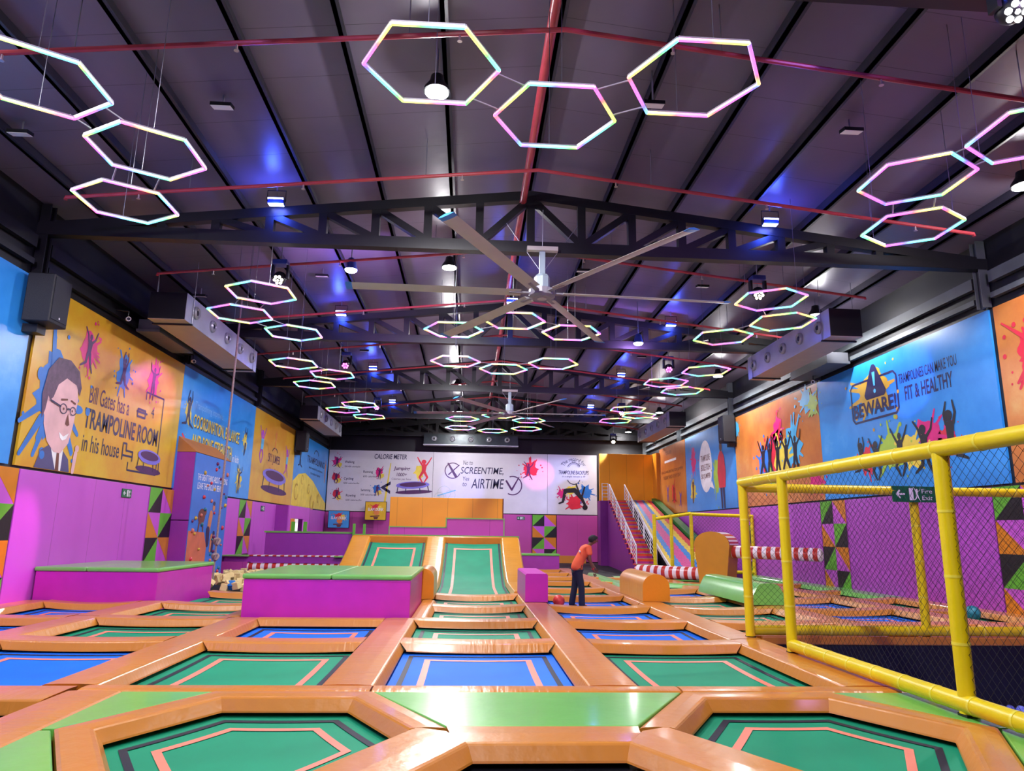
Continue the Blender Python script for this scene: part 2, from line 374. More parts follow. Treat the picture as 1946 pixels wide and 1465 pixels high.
MB().box(PIT[0]-.03, PIT[0]+.03, PIT[2], PIT[3], PIT[4], -.12).build('wall_pit_left', pitw, kind='structure')
MB().box(PIT[1]-.03, PIT[1]+.03, PIT[2], PIT[3], PIT[4], -.12).build('wall_pit_right', pitw, kind='structure')
MB().box(PIT[0], PIT[1], PIT[2]-.03, PIT[2]+.03, PIT[4], -.12).build('wall_pit_front', pitw, kind='structure')
wallm = mat('wall_black', '0b0c12', 0.5, noise=0.15, bump=0.05)
MB().box(XL-.3, XL, Y0, YB+.3, FZ, 8.15).build('wall_left', wallm, kind='structure')
MB().box(XR, XR+.3, Y0, YB+.3, FZ, 8.15).build('wall_right', wallm, kind='structure')
MB().prism([(XL-.3, YB, FZ), (XR+.3, YB, FZ), (XR+.3, YB, 8.1), (RX, YB, 9.3), (XL-.3, YB, 8.1)], (0, .3, 0)).build('wall_back', wallm, kind='structure')
MB().prism([(XL-.3, Y0-.3, FZ), (XR+.3, Y0-.3, FZ), (XR+.3, Y0-.3, 8.1), (RX, Y0-.3, 9.3), (XL-.3, Y0-.3, 8.1)], (0, .3, 0)).build('wall_front', mat('wall_front_paint', '8a4a98', 0.5, noise=0.1), kind='structure')
roof_m = seam_mat('roof_sheet', '6e6478', 'Y', 1.15, 0.34, 0.012, 0.4, 0.25, 0.5, 0.15)
ceil = MB()
for s in (-1, 1):
    xe = RX + s*(XR - XL + .6)/2
    ceil.prism([(RX, Y0, ROOF(RX)), (xe, Y0, ROOF(xe)), (xe, Y0, ROOF(xe)+.1), (RX, Y0, ROOF(RX)+.1)], (0, YB-Y0, 0))
ceil = ceil.build('ceiling', roof_m, kind='structure')
for k in range(-6, 7):                               # purlins run the length of the hall
    x = RX + k*1.5 + (0.25 if k > 0 else -0.25 if k < 0 else 0); z = ROOF(x)
    MB().box(x-.035, x+.035, Y0, YB, z-.2, z).box(x-.035, x+.085, Y0, YB, z-.2, z-.175).build('purlin', purlin_m, ceil)
wr_o = bpy.data.objects['wall_right']; wl_o = bpy.data.objects['wall_left']
for wo, x, m in ((wr_o, XR-.09, girt_m), (wl_o, XL+.09, truss_m)):
    for k in range(-1, 7):
        ya, yb = 14.1 + 7.62*(k-1) + .25, 14.1 + 7.62*k - .25
        for z, h in ((7.02, .26), (6.66, .12)):
            MB().box(x-.06, x+.06, max(ya, Y0), min(yb, YB), z, z+h).build('girt', m, wo)
for k, y in enumerate((-1.1, 6.5, 14.1, 21.72, 29.35, 37.0, 44.6)):
    for x, s in ((XL+.12, 1), (XR-.12, -1)):
        mb = MB().box(x-.1, x+.1, y-.1, y-.08, 6.5, 8.05).box(x-.1, x+.1, y+.08, y+.1, 6.5, 8.05).box(x-.015, x+.015, y-.08, y+.08, 6.5, 8.05)
        mb.build('column', girt_m if s < 0 else truss_m, kind='structure')
MB().box(XL, XL+.12, 14.35, 44.9, FZ, FZ+.04).build('trim_1', lime, kind='structure')

# ------------------------------------------------------------------ roof trusses
TY = [6.45, 14.1, 21.72, 29.35, 37.0, 44.3]
TN = ['nearest black roof truss crossing the top right corner of the picture', 'black roof truss that carries the big front ceiling fan',
      'black roof truss just behind the big front fan', 'black roof truss that carries the smaller far fan',
      'black roof truss behind the far fan', 'farthest black roof truss against the back wall']
def tz(x): return 8.72 - 0.115*abs(x - RX)
for i, y in enumerate(TY):
    t = thing('roof_truss', TN[i], 'roof truss', (RX, y, 7.4), 'lattice trusses under the roof')
    MB().bar((XL, y, 7.5), (XR, y, 7.5), .22, .25).build('bottom_chord', truss_m, t)
    MB().prism([(XL, y-.09, tz(XL)-.11), (RX, y-.09, tz(RX)-.11), (XR, y-.09, tz(XR)-.11), (XR, y-.09, tz(XR)+.1), (RX, y-.09, tz(RX)+.1), (XL, y-.09, tz(XL)+.1)], (0, .18, 0)).build('top_chord', truss_m, t)
    xs = [RX + 1.11*k for k in range(-8, 9)]
    for x in xs:
        if tz(x) - 7.5 > .25: MB().bar((x, y, 7.55), (x, y, tz(x)-.05), .17, .17).build('post', truss_m, t)
    for k in range(-8, 8):
        a, b = xs[k+8], xs[k+9]
        if k == -1: p, q = (b, tz(b)-.06), (a, 7.58)
        elif k == 0: p, q = (a, tz(a)-.06), (b, 7.58)
        elif k < 0: p, q = (a, tz(a)-.06), (b, 7.58)
        else: p, q = (b, tz(b)-.06), (a, 7.58)
        if p[1] - q[1] > .25: MB().bar((p[0], y, p[1]), (q[0], y, q[1]), .15, .16, (0, 1, 0)).build('brace', truss_m, t)

# ------------------------------------------------------------------ trampoline court
S = [-6.45, -3.8, -1.15, 1.5, 4.15, 6.8, 9.45]
PY = [7.29, 10.4, 12.87, 15.42, 18.0, 20.45, 22.9, 25.3, 27.7, 30.1]
HW = .25
COLN = ['left wall column', 'second column from left', 'column before the big magenta platform', 'middle column below the ramps',
        'column where the person stands', 'column behind the pit corner', 'second column from right', 'right wall column']
ORD = ['front', 'first', 'second', 'third', 'fourth', 'fifth', 'sixth', 'seventh', 'eighth', 'ninth', 'tenth']
def grid_strip(rows, closed):
    """faces over equal rings"""
    n = len(rows[0]); fs = []
    for i in range(len(rows)-1):
        for k in range(n if closed else n-1): fs.append((i*n+k, i*n+(k+1) % n, (i+1)*n+(k+1) % n, (i+1)*n+k))
    return [p for r in rows for p in r], fs
def poly_ring(poly, ap_c, dist_scale0, dist_scale1, zf, sub=10):
    c = Vector(ap_c); rings = []
    for s in (dist_scale0, dist_scale1):
        rg = []
        for i in range(len(poly)):
            a, b = Vector(poly[i]), Vector(poly[(i+1) % len(poly)])
            for k in range(sub):
                p = c + (a.lerp(b, k/sub) - c)*s; rg.append((p.x, p.y, zf(p.x, p.y)))
        rings.append(rg)
    return grid_strip(rings, True)
def rect_ring(x0, x1, y0, y1, i0, i1, zf, sub=10):
    rings = []
    for ins in (i0, i1):
        c = [(x0+ins, y0+ins), (x1-ins, y0+ins), (x1-ins, y1-ins), (x0+ins, y1-ins)]; rg = []
        for i in range(4):
            a, b = Vector(c[i]), Vector(c[(i+1) % 4])
            for k in range(sub):
                p = a.lerp(b, k/sub); rg.append((p.x, p.y, zf(p.x, p.y)))
        rings.append(rg)
    return grid_strip(rings, True)
BZ, SAG = -0.15, 0.05
def frame_legs(t, pts):
    for (x, y) in pts: MB().tube([(x, y, FZ), (x, y, BZ-.03)], .03, 8).build('leg', dark_steel, t)
def rect_trampoline(x0, x1, y0, y1, m, label, group='square trampolines set into the court'):
    cx, cy = (x0+x1)/2, (y0+y1)/2
    t = thing('trampoline', label, 'trampoline', (cx, cy, FZ), group)
    ax0, ax1, ay0, ay1 = x0-.1, x1+.1, y0-.1, y1+.1
    zf = lambda x, y: BZ - SAG*max(0, math.sin(math.pi*(x-ax0)/(ax1-ax0)))*max(0, math.sin(math.pi*(y-ay0)/(ay1-ay0)))
    rows = [[(ax0+(ax1-ax0)*i/10, ay0+(ay1-ay0)*j/10, zf(ax0+(ax1-ax0)*i/10, ay0+(ay1-ay0)*j/10)) for i in range(11)] for j in range(11)]
    p, f = grid_strip(rows, False); MB().add(p, f).build('jump_bed', m, t, smooth=True)
    p, f = rect_ring(x0, x1, y0, y1, .15, .21, lambda x, y: zf(x, y)+.005); MB().add(p, f).build('webbing_band', navy, t, label='dark navy webbing band')
    p, f = rect_ring(x0, x1, y0, y1, .37, .45, lambda x, y: zf(x, y)+.005); MB().add(p, f).build('marking_line', line_m, t, label='coral rectangle line')
    p, f = rect_ring(ax0, ax1, ay0, ay1, -.03, .03, lambda x, y: BZ-.025); MB().add(p, f).build('frame', dark_steel, t)
    frame_legs(t, [(ax0, ay0), (ax1, ay0), (ax0, ay1), (ax1, ay1)])
    return t
def sweep_pad(p0, p1, wl, wr, label, m=orange, sag=0.0, ret=0.08, zoff=0.0, bl=True, br=True, group='orange safety pads between the trampolines', prof=None, rail=True, name='safety_pad', cat='pad', n=10):
    """padded strip along p0-p1: flat top, sloped lips, mitred ends"""
    p0, p1 = Vector((*p0, 0)), Vector((*p1, 0)); d = (p1-p0); L = d.length; d.normalize(); sd = Vector((d.y, -d.x, 0))
    if m is orange: m = orange_len if abs(d.y) > abs(d.x) else orange_cross
    cs = []                                          # (offset to the right, z, retract factor)
    cs += [(-wl-.06, -.115, 1), (-wl-.055, -.1, 1), (-wl-.01, -.014, .2), (-wl, -.004, .1)] if bl else [(-wl, -.105, 0), (-wl, -.01, 0)]
    cs += [(-wl+.02, .002, 0), (-wl*.4, .008, 0), (wr*.4, .008, 0), (wr-.02, .002, 0)]
    cs += [(wr, -.004, .1), (wr+.01, -.014, .2), (wr+.055, -.1, 1), (wr+.06, -.115, 1)] if br else [(wr, -.01, 0), (wr, -.105, 0)]
    rows = []
    for i in range(n+1):
        t = i/n; rw = []
        for o, z, k in cs:
            a = k*ret + (.035 if k == 0 else 0)*0; x = a + (L - 2*a)*t
            h = prof(p0.y + (p1.y-p0.y)*x/L) if prof else 0
            rw.append(p0 + d*x + sd*o + Vector((0, 0, z + zoff + h - sag*4*t*(1-t))))
        rows.append(rw)
    p, f = grid_strip(rows, True); nn = len(cs)
    f = f + [tuple(range(nn)), tuple(n*nn + k for k in range(nn))]
    c = (p0+p1)/2
    t = thing(name, label, cat, (c.x, c.y, FZ), group)
    MB().add(p, f).build('cover', m, t)
    if rail: 
        q0, q1 = p0 + d*.02, p1 - d*.02
        MB().bar((q0.x, q0.y, (FZ-.13)/2), (q1.x, q1.y, (FZ-.13)/2), min(.24, (wl+wr)*.6), -.13-FZ, (0, 0, 1)).build('frame_rail', dark_steel, t)
    return t
G, B, K = green_bed, blue_bed, black_bed
GRID = {0: {1: B, 2: B, 3: B}, 1: {1: B, 2: G, 3: G, 4: G}, 2: {1: G, 2: B}, 3: {1: B, 2: G, 3: G, 4: G},
        4: {1: G, 2: B, 3: B, 4: B, 5: G, 6: G, 7: G, 8: G, 9: G}, 5: {2: G, 3: G, 4: G, 5: B, 6: G, 7: B},
        6: {2: B, 3: B, 4: B, 5: G, 6: G}, 7: {2: B, 3: G, 4: G, 5: G, 6: B}}
XS = [XL+.28] + S + [XR-.28]
CN = {G: 'green', B: 'blue', K: 'black'}
for c, rr in GRID.items():
    x0 = XS[c] + (HW if c else .25); x1 = XS[c+1] - (HW if c < 7 else .25)
    for r, m in rr.items():
        y0 = PY[r-1] + (.13 if r == 1 else .23); y1 = PY[r] - .23
        if c >= 5 and r == 2: y0 = 11.45
        rect_trampoline(x0, x1, y0, y1, m, f'{CN[m]} square trampoline, {ORD[r]} row of the court, {COLN[c]}')
# cross pads
for c, rr in GRID.items():
    x0 = XS[c] + HW; x1 = XS[c+1] - HW
    for r in sorted(rr):
        if c == 2 and r == 2: 
            sweep_pad((x0, 12.78), (x1, 12.78), .12, .12, 'thin orange pad at the foot of the big magenta platform', sag=0); continue
        sg = .045 if r in (3, 4, 5) else .02
        sweep_pad((x0, PY[r]), (x1, PY[r]), .23, .23, f'orange cross pad behind the {ORD[r]}-row {CN[rr[r]]} trampoline, {COLN[c]}', sag=sg, ret=.1)
for c in (5, 6, 7): sweep_pad((XS[c]+HW, 11.2), (XS[c+1]-HW, 11.2), .24, .2, f'orange cross pad along the rear rail of the ball pit, {COLN[c]}')
# lengthwise strips
SEG = {0: [(7.42, 12.8), (12.84, 15.45)], 1: [(7.42, 12.78), (16.3, 18.2)], 2: [(7.42, 12.86), (16.25, 18.05)], 3: [(7.42, 15.8), (15.84, 18.25)],
       4: [(7.42, 10.6), (10.64, 16.15), (16.2, 20.4), (20.44, 31.0)], 5: [(11.1, 15.55), (15.6, 20.4), (20.44, 25.4)], 6: [(11.1, 18.0), (18.04, 23.1)]}
SN = ['strip beside the left green-topped platform', 'strip left of the big magenta platform', 'strip right of the big magenta platform', 'strip under the small purple block',
      'strip under the orange half-round bolster', 'strip under the green bolster', 'strip nearest the right wall']
SP = ['front length', 'second length', 'third length', 'far length']
for i, segs in SEG.items():
    for k, (a, b) in enumerate(segs):
        sweep_pad((S[i], a), (S[i], b), HW, HW, f'orange lengthwise pad, {SP[k]} of the {SN[i]}', ret=.03, n=12)
sweep_pad((-4.09, 12.84), (-4.09, 16.25), .14, .14, 'slim orange pad along the left side of the big magenta platform', ret=.02)
sweep_pad((-.83, 12.9), (-.83, 16.2), .13, .12, 'slim orange pad along the right side of the big magenta platform', ret=.02)
sweep_pad((1.97, 18.4), (1.97, 31.0), .13, .14, 'slim orange pad running back along the right curved ramp', ret=.02)
sweep_pad((XL+.28, 7.4), (XL+.28, 15.4), .25, .25, 'orange edge pad along the foot of the left wall', ret=.03)
sweep_pad((XR-.28, 11.1), (XR-.28, 18), .25, .25, 'orange edge pad along the foot of the right wall', ret=.03)
sweep_pad((XR-.35, 18.1), (XR-.35, 27.4), .3, .33, 'pale green edge pad along the foot of the right wall', green_v, ret=.03, br=False, group='green edge pads')
sweep_pad((4.75, 18.4), (4.75, 27.4), .12, .12, 'narrow green pad strip running back from the orange bolster', green_v, ret=.02, zoff=.02, rail=False, group='green edge pads')
sweep_pad((5.2, 25.6), (9.2, 25.6), .3, .3, 'green cross pad behind the striped sweeper tower', green_v, group='green edge pads')
sweep_pad((4.4, 23.2), (7.4, 21.4), .25, .25, 'green pad in front of the striped sweeper tower', green_v, zoff=.025, rail=False, group='green edge pads')
# long front cross pad (Y 7.17 - 7.42) in pieces, and the wide one of the left column
for a, b, nm in ((-3.6, -.9, 'left hexagon trampoline'), (-.88, 2.12, 'big green trapezoid pad'), (2.14, 4.48, 'right hexagon trampoline')):
    sweep_pad((a, 7.295), (b, 7.295), .125, .125, f'narrow orange cross pad behind the {nm}', bl=False, br=False, ret=0)
sweep_pad((-8.6, 7.08), (-3.69, 7.08), .3, .28, 'wide orange cross pad at the left edge of the picture', sag=.0)
rect_trampoline(-6.2, -3.7, 4.3, 6.72, B, 'blue trampoline cut off by the lower left edge of the picture', 'trampolines at the front edge')
sweep_pad((-3.42, 2.5), (-3.42, 7.15), .26, .24, 'orange lengthwise pad left of the left hexagon trampoline', ret=.0, br=False)

# hexagon trampolines
HEX = [((-1.6, 5.88), G, 'left'), ((.63, 4.45), K, 'front'), ((2.87, 5.88), G, 'right')]
def hexa(c, ap): s = ap/math.cos(math.pi/6); return [(c[0]+s*math.cos(math.pi/3*k), c[1]+s*math.sin(math.pi/3*k)) for k in range(6)]
for c, m, nm in HEX:
    lab = {'left': 'green hexagon trampoline at the lower left', 'front': 'black hexagon trampoline cut off at the bottom edge of the picture', 'right': 'green hexagon trampoline at the lower right'}[nm]
    t = thing('hexagon_trampoline', lab, 'trampoline', (c[0], c[1], FZ), 'hexagon trampolines')
    hz = lambda x, y, c=c: BZ - .05*(1 - min(1, math.hypot(x-c[0], y-c[1])/1.15))
    P1 = hexa(c, 1.14); v = [(c[0], c[1], hz(*c))]; rings = []
    for s in (.33, .66, 1.0):
        p, _ = poly_ring(P1, c, s, s, hz, 6); rings.append(p[:36])
    p, f = grid_strip(rings, True); mb = MB().add(p, f); mb.add(rings[0] + v, [(k, (k+1) % 36, 36) for k in range(36)])
    mb.build('jump_bed', m, t, smooth=True)
    pz = lambda x, y: hz(x, y)+.006
    p, f = poly_ring(P1, c, .80/1.14, .86/1.14, pz); MB().add(p, f).build('webbing_band', navy, t, label='dark navy webbing band')
    p, f = poly_ring(P1, c, .58/1.14, .65/1.14, pz); MB().add(p, f).build('marking_line', line_m, t, label='coral hexagon line')
    p, f = poly_ring(P1, c, .97, 1.02, lambda x, y: BZ-.03); MB().add(p, f).build('frame', dark_steel, t)
    frame_legs(t, hexa(c, 1.12))
# pads round the hexagons: each runs along one side, mitred at the corners
def hex_pad(c, k, w_in, w_out, label, m=orange):
    """k-th side (0 = upper right, 1 = top ...); flat from apothem w_in to w_out, inner lip sloping to the bed"""
    a0, a1 = math.pi/3*k, math.pi/3*(k+1); an = (a0+a1)/2
    nrm = Vector((math.cos(an), math.sin(an), 0)); tg = Vector((-nrm.y, nrm.x, 0)); c = Vector((c[0], c[1], 0)); q = math.tan(math.pi/6)
    rows = []; prof = [(w_in-.07, -.115), (w_in-.065, -.1), (w_in-.008, -.014), (w_in+.005, -.003), (w_in+.03, .003), ((w_in+w_out)/2, .008), (w_out-.03, .003), (w_out-.005, -.006), (w_out, -.105)]
    N = 8
    for i in range(N+1):
        s = -1 + 2*i/N
        rows.append([c + nrm*o + tg*(s*(o*q if o < 1.32 else 1.32*q)) + Vector((0, 0, z)) for o, z in prof])
    p, f = grid_strip(rows, True); f += [tuple(range(len(prof))), tuple(N*len(prof)+j for j in range(len(prof)))]
    mid = c + nrm*(w_in+w_out)/2
    t = thing('safety_pad', label, 'pad', (mid.x, mid.y, FZ), 'orange pads round the hexagon trampolines')
    MB().add(p, f).build('cover', m, t)
    e0, e1 = mid - tg*.6, mid + tg*.6
    MB().bar((e0.x, e0.y, (FZ-.13)/2), (e1.x, e1.y, (FZ-.13)/2), .12, -.13-FZ).build('frame_rail', dark_steel, t)
SIDE = ['upper right', 'top', 'upper left', 'lower left', 'bottom', 'lower right']
for c, m, nm in HEX:
    for k in range(6):
        if (nm == 'left' and k == 5) or (nm == 'right' and k == 3): continue       # shared with the front hexagon
        wo = 1.285
        if nm == 'front' and k in (0, 2): wo = 1.61
        if nm == 'front' and k == 1: wo = 1.5
        hex_pad(c, k, 1.03, wo, f'orange pad on the {SIDE[k]} side of the {nm} hexagon trampoline')
# green infill pads
def infill(poly, label, z=-.005):
    t = thing('infill_pad', label, 'pad', (sum(p[0] for p in poly)/len(poly), sum(p[1] for p in poly)/len(poly), FZ), 'green infill pads between the hexagons')
    MB().prism([(x, y, -.1) for x, y in poly], (0, 0, .1+z)).build('cover', green_v, t, bevel=.012)
    cx, cy = t['base'][0], t['base'][1]
    MB().prism([(cx+(x-cx)*.8, cy+(y-cy)*.8, FZ) for x, y in poly], (0, 0, -.1-FZ)).build('backing_board', dark_steel, t)
infill([(-.86, 7.16), (2.11, 7.16), (1.4, 5.96), (-.14, 5.96)], 'glossy green trapezoid pad in the middle of the foreground')
infill([(-3.185, 7.16), (-2.345, 7.16), (-3.09, 5.9), (-3.185, 5.9)], 'green triangle pad at the upper left of the left hexagon')
infill([(-3.185, 5.86), (-3.09, 5.86), (-2.35, 4.58), (-2.35, 3.6), (-3.185, 3.6)], 'green wedge pad at the lower left corner of the picture')
infill([(3.62, 7.16), (4.46, 7.16), (4.46, 5.9), (4.36, 5.9)], 'green triangle pad between the right hexagon and the yellow rail')
infill([(4.36, 5.86), (4.46, 5.86), (4.46, 3.4), (3.62, 3.4), (3.62, 4.58)], 'green wedge pad at the lower right corner below the yellow rail')
infill([(4.42, 9.5), (4.46, 9.5), (4.46, 10.85), (4.42, 10.85)], 'small green pad inside the entrance of the netted pit', -.02)
# curved ramp trampolines
def ramp_z(y):
    if y < 21.6: return 0.0
    s = min(1, (y-21.6)/4.0); return 1.28*(0.45*s + 0.55*s*s)
RZ = lambda y: -.12 + ramp_z(y)
for c, nm in ((2, 'left'), (3, 'right')):
    x0, x1 = S[c-1]+.3, S[c]-.3; y0, y1 = 18.3, 25.45
    t = thing('ramp_trampoline', f'curved green ramp trampoline, {nm} one of the two under the amber wall', 'trampoline', ((x0+x1)/2, 22, FZ), 'curved ramp trampolines')
    def patch(xa, xb, ya, yb, dz, n=22):
        pts = []; fs = []
        for j in range(n+1):
            y = ya + (yb-ya)*j/n
            for i in range(5):
                x = xa + (xb-xa)*i/4; u = (x-x0)/(x1-x0)
                sg = .06*math.sin(math.pi*min(1, max(0, u)))
                pts.append((x, y + sg*.5*min(1, ramp_z(y)*2), RZ(y) - sg*.5 + dz))
        for j in range(n):
            for i in range(4): fs.append((j*5+i, j*5+i+1, (j+1)*5+i+1, (j+1)*5+i))
        return pts, fs
    mb = MB(); p, f = patch(x0-.1, x1+.1, y0, y1, 0); mb.add(p, f).build('jump_bed', green_bed, t, smooth=True)
    mb = MB()
    for xa, xb in ((x0+.08, x0+.14), (x1-.14, x1-.08)): p, f = patch(xa, xb, y0, y1, .012); mb.add(p, f)
    mb.build('webbing_band', navy, t, label='dark navy webbing band')
    mb = MB(); 
    for xa, xb in ((x0+.36, x0+.44), (x1-.44, x1-.36)): p, f = patch(xa, xb, y0, 25.1, .012); mb.add(p, f)
    p, f = patch(x0+.36, x1-.36, 25.03, 25.11, .012, 2); mb.add(p, f); mb.build('marking_line', line_m, t, label='coral line')
    for xx in (x0-.05, x1+.05): MB().bar((xx, 25.6, FZ), (xx, 25.6, 1.0), .06, .06).build('leg', dark_steel, t)
for x, nm in ((S[1], 'left edge of the ramps'), (S[2], 'middle between the two ramps'), (S[3], 'right edge of the ramps')):
    sweep_pad((x, 18.3), (x, 25.7), .29, .29, f'curved orange pad, {nm}', ramp_orange, ret=0, prof=lambda y: ramp_z(y)+.03, n=40, rail=False, group='orange pads on the curved ramps')
MB().box(S[1]-.3, S[3]+.3, 25.62, 25.9, 1.0, 1.32).build('header_pad', amber2, None, 'long amber pad across the top of the two ramps', 'pad', bevel=.04)

# ------------------------------------------------------------------ wall padding and murals
def panel(wl, u0, u1, v0, v1, th, m, name, label, cat, group=None, bevel=.012):
    """board or padding on a wall; an Empty at its foot carries the face and whatever is printed on it"""
    c = wl.P((u0+u1)/2, v0, 0)
    t = thing(name, label, cat, tuple(c), group)
    a = [wl.P(u, v, 0.004) for u, v in ((u0, v0), (u1, v0), (u1, v1), (u0, v1))]
    MB().prism(a, wl.n*th).build('panel', m, t, bevel=bevel)
    return t
PT = .09                                               # padding thickness
def tri_panel(wl, u0, u1, v0, v1, label, rows=None):
    """harlequin stripe of two columns of split squares"""
    t = panel(wl, u0, u1, v0, v1, PT, purple_pad, 'harlequin_padding', label, 'wall padding', 'harlequin stripes of wall padding')
    w = (u1-u0)/2; h = .7; d = .004 + PT + .004
    n = int(math.ceil((v1-v0)/h)); tri = {'g': [], 'k': [], 'o': []}
    pat = [('gk', 'po'), ('op', 'gk'), ('kg', 'po'), ('op', 'kg')]
    for i in range(n):
        vt = v1 - i*h; vb = max(v0, vt-h)
        for j in range(2):
            a, b = u0 + j*w, u0 + (j+1)*w; p = pat[i % 4][j]
            up = p in ('gk', 'kg')
            if up: A, Bq = [(a, vt), (b, vt), (a, vb)], [(b, vt), (b, vb), (a, vb)]      # diagonal rising to the right
            else: A, Bq = [(a, vb), (a, vt), (b, vb)], [(a, vt), (b, vt), (b, vb)]
            for ch, q in zip(p, (A, Bq)):
                if ch in tri: tri[ch].append(q)
    for ch, m, nm in (('g', lime_v, 'green_triangle'), ('k', black_v, 'black_triangle'), ('o', amber2, 'orange_triangle')):
        for q in tri[ch]:
            MB().prism([wl.P(x, y, .004+PT) for x, y in q], wl.n*.004).build(nm, m, t)
    return t
lime_v = mat('lime_padding', '5fb02c', 0.4, bump=0.1, noise=0.05)
PB, PTOP = FZ+.05, 2.6
for u0, u1, lab in ((6.0, 12.95, 'lilac wall padding at the far left edge, nearest part of the left wall'), (14.55, 20.35, 'lilac wall padding behind the low green-topped platform on the left wall'),
                    (25.3, 28.2, 'lilac wall padding between the climbing tower and the second harlequin stripe'), (29.9, 36.6, 'lilac wall padding with a green exit sign before the far corner booth'),
                    (36.7, 44.8, 'lilac wall padding in the far left corner')):
    panel(WL, u0, u1, PB, PTOP, PT, purple_pad, 'wall_padding', lab, 'wall padding', 'lilac wall padding')
tri_panel(WL, 13.0, 14.5, PB, PTOP, 'harlequin stripe of triangles at the left edge of the picture')
tri_panel(WL, 20.4, 21.98, PB, PTOP, 'harlequin stripe of triangles beside the climbing tower')
tri_panel(WL, 28.25, 29.85, PB, PTOP, 'far harlequin stripe of triangles on the left wall, above the striped roller')
for u0, u1, lab in ((-12.95, -6.0, 'purple wall padding at the right edge of the picture, nearest part of the right wall'), (-20.6, -14.65, 'purple wall padding seen through the netting between the two harlequin stripes'),
                    (-27.8, -22.2, 'purple wall padding behind the striped sweeper arm on the right wall'), (-41.2, -29.0, 'purple wall padding beside the rainbow slide')):
    panel(WR, u0, u1, PB, PTOP, PT, purple_r, 'wall_padding', lab, 'wall padding', 'purple wall padding on the right wall')
tri_panel(WR, -14.6, -13.0, PB, PTOP, 'harlequin stripe of triangles at the right edge of the picture')
tri_panel(WR, -22.15, -20.65, PB, PTOP, 'harlequin stripe of triangles behind the net, right of the sweeper arm')
tri_panel(WR, -28.95, -27.85, PB, PTOP, 'far harlequin stripe of triangles on the right wall behind the yellow corner post')
for u0, u1, lab in ((XL+.1, 4.0, 'pink-purple padding on the back wall left of the harlequin squares'), (5.6, 8.2, 'pink-purple padding on the back wall between the harlequin squares and the stairs')):
    panel(WB, u0, u1, PB, PTOP, PT, purple_padx, 'wall_padding', lab, 'wall padding', 'padding on the back wall')
tri_panel(WB, 4.05, 5.55, PB, PTOP, 'harlequin squares of green, black and orange triangles on the back wall')

MV0, MV1, MT = 2.66, 6.47, .05; D = MT + .009
def mural(wl, u0, u1, m, label): return panel(wl, u0, u1, MV0, MV1, MT, m, 'wall_mural', label, 'mural', 'printed murals along the walls', bevel=0)
TX = lambda t, wl, s, u, v, w, h, m=navy_ink, sh=0.0, b=0.0, arc=None, d=D: text(wl, s, u, v, w, h, m, t, d, shear=sh, bold=b, arc=arc)
SH = lambda t, wl, polys, m, nm, d=D: shapes(wl, polys, m, t, d, nm)
def frame_lines(pts, r): return [cap2(pts[i], pts[i+1], r, r, 2) for i in range(len(pts)-1)]
# left wall -----------------------------------------------------------------
t = mural(WL, 6.5, 14.2, blue_mural, 'plain blue mural sliver at the left edge behind the loudspeaker')
t = mural(WL, 14.4, 21.85, gold_mural, 'golden mural with a cartoon man in glasses and trampoline room lettering')
SH(t, WL, splash(3, 15.45, 4.3, 1.0, 1.15, 9, 6) + [cap2((15.2, 4.6), (14.95, 6.0), .09, .05), cap2((15.0, 3.7), (14.45, 2.9), .1, .05), disc(15.55, 5.6, .05), disc(14.75, 4.6, .1, .14), disc(16.3, 4.1, .2, .1)], blue_ink, 'paint_splash')
SH(t, WL, [[(15.0, 2.67), (15.15, 3.05), (15.45, 3.2), (15.9, 3.15), (16.2, 2.95), (16.3, 2.67)]], mat('ink_suit', '4a4478', .45, noise=.1), 'suit', D+.003)
SH(t, WL, [[(15.45, 3.2), (15.75, 2.67), (15.95, 2.67), (15.95, 3.2)]], white_ink, 'shirt_front', D+.005)
SH(t, WL, [[(15.72, 3.05), (15.82, 3.05), (15.88, 2.67), (15.74, 2.67)]], brown_ink, 'tie', D+.007)
SH(t, WL, [[(15.05, 4.0), (15.1, 3.6), (15.3, 3.25), (15.6, 3.05), (15.85, 3.05), (16.1, 3.3), (16.2, 3.75), (16.25, 4.3), (16.1, 4.75), (15.6, 4.9), (15.2, 4.6)], disc(15.12, 3.95, .1, .2)], skin_ink, 'face', D+.009)
SH(t, WL, [[(15.0, 3.7), (14.9, 4.2), (15.0, 4.75), (15.3, 5.08), (15.75, 5.12), (16.15, 4.95), (16.32, 4.6), (16.28, 4.4), (16.1, 4.62), (15.7, 4.7), (15.42, 4.5), (15.3, 4.2), (15.2, 4.12), (15.12, 4.2), (15.08, 3.9)]], mat('ink_hair', '5a3a58', .45, noise=.3, nscale=8), 'hair', D+.012)
SH(t, WL, ring2(15.72, 4.02, .12, .145, sy=.8) + ring2(16.08, 4.02, .1, .125, sy=.8) + [cap2((15.58, 4.05), (15.2, 4.12), .018, .018), cap2((15.86, 4.04), (15.97, 4.04), .018, .018)], navy_ink, 'spectacles', D+.015)
SH(t, WL, [disc(15.73, 4.02, .03), disc(16.07, 4.02, .028), [(15.92, 3.95), (16.03, 3.7), (15.95, 3.66), (15.86, 3.7)], cap2((15.6, 4.2), (15.82, 4.24), .025, .02), cap2((15.98, 4.24), (16.14, 4.2), .02, .025)], brown_ink, 'face_features', D+.015)
SH(t, WL, [[(15.68, 3.5), (15.86, 3.42), (16.06, 3.52), (15.98, 3.38), (15.84, 3.33), (15.74, 3.38)]], white_ink, 'smile', D+.016)
SH(t, WL, [cap2((16.42, 2.7), (16.45, 3.1), .06, .07), disc(16.48, 3.22, .08)], skin_ink, 'hand_with_microphone', D+.009)
TX(t, WL, 'Bill Gates has a', 16.72, 4.34, 1.95, .42, plum_ink, b=.004)
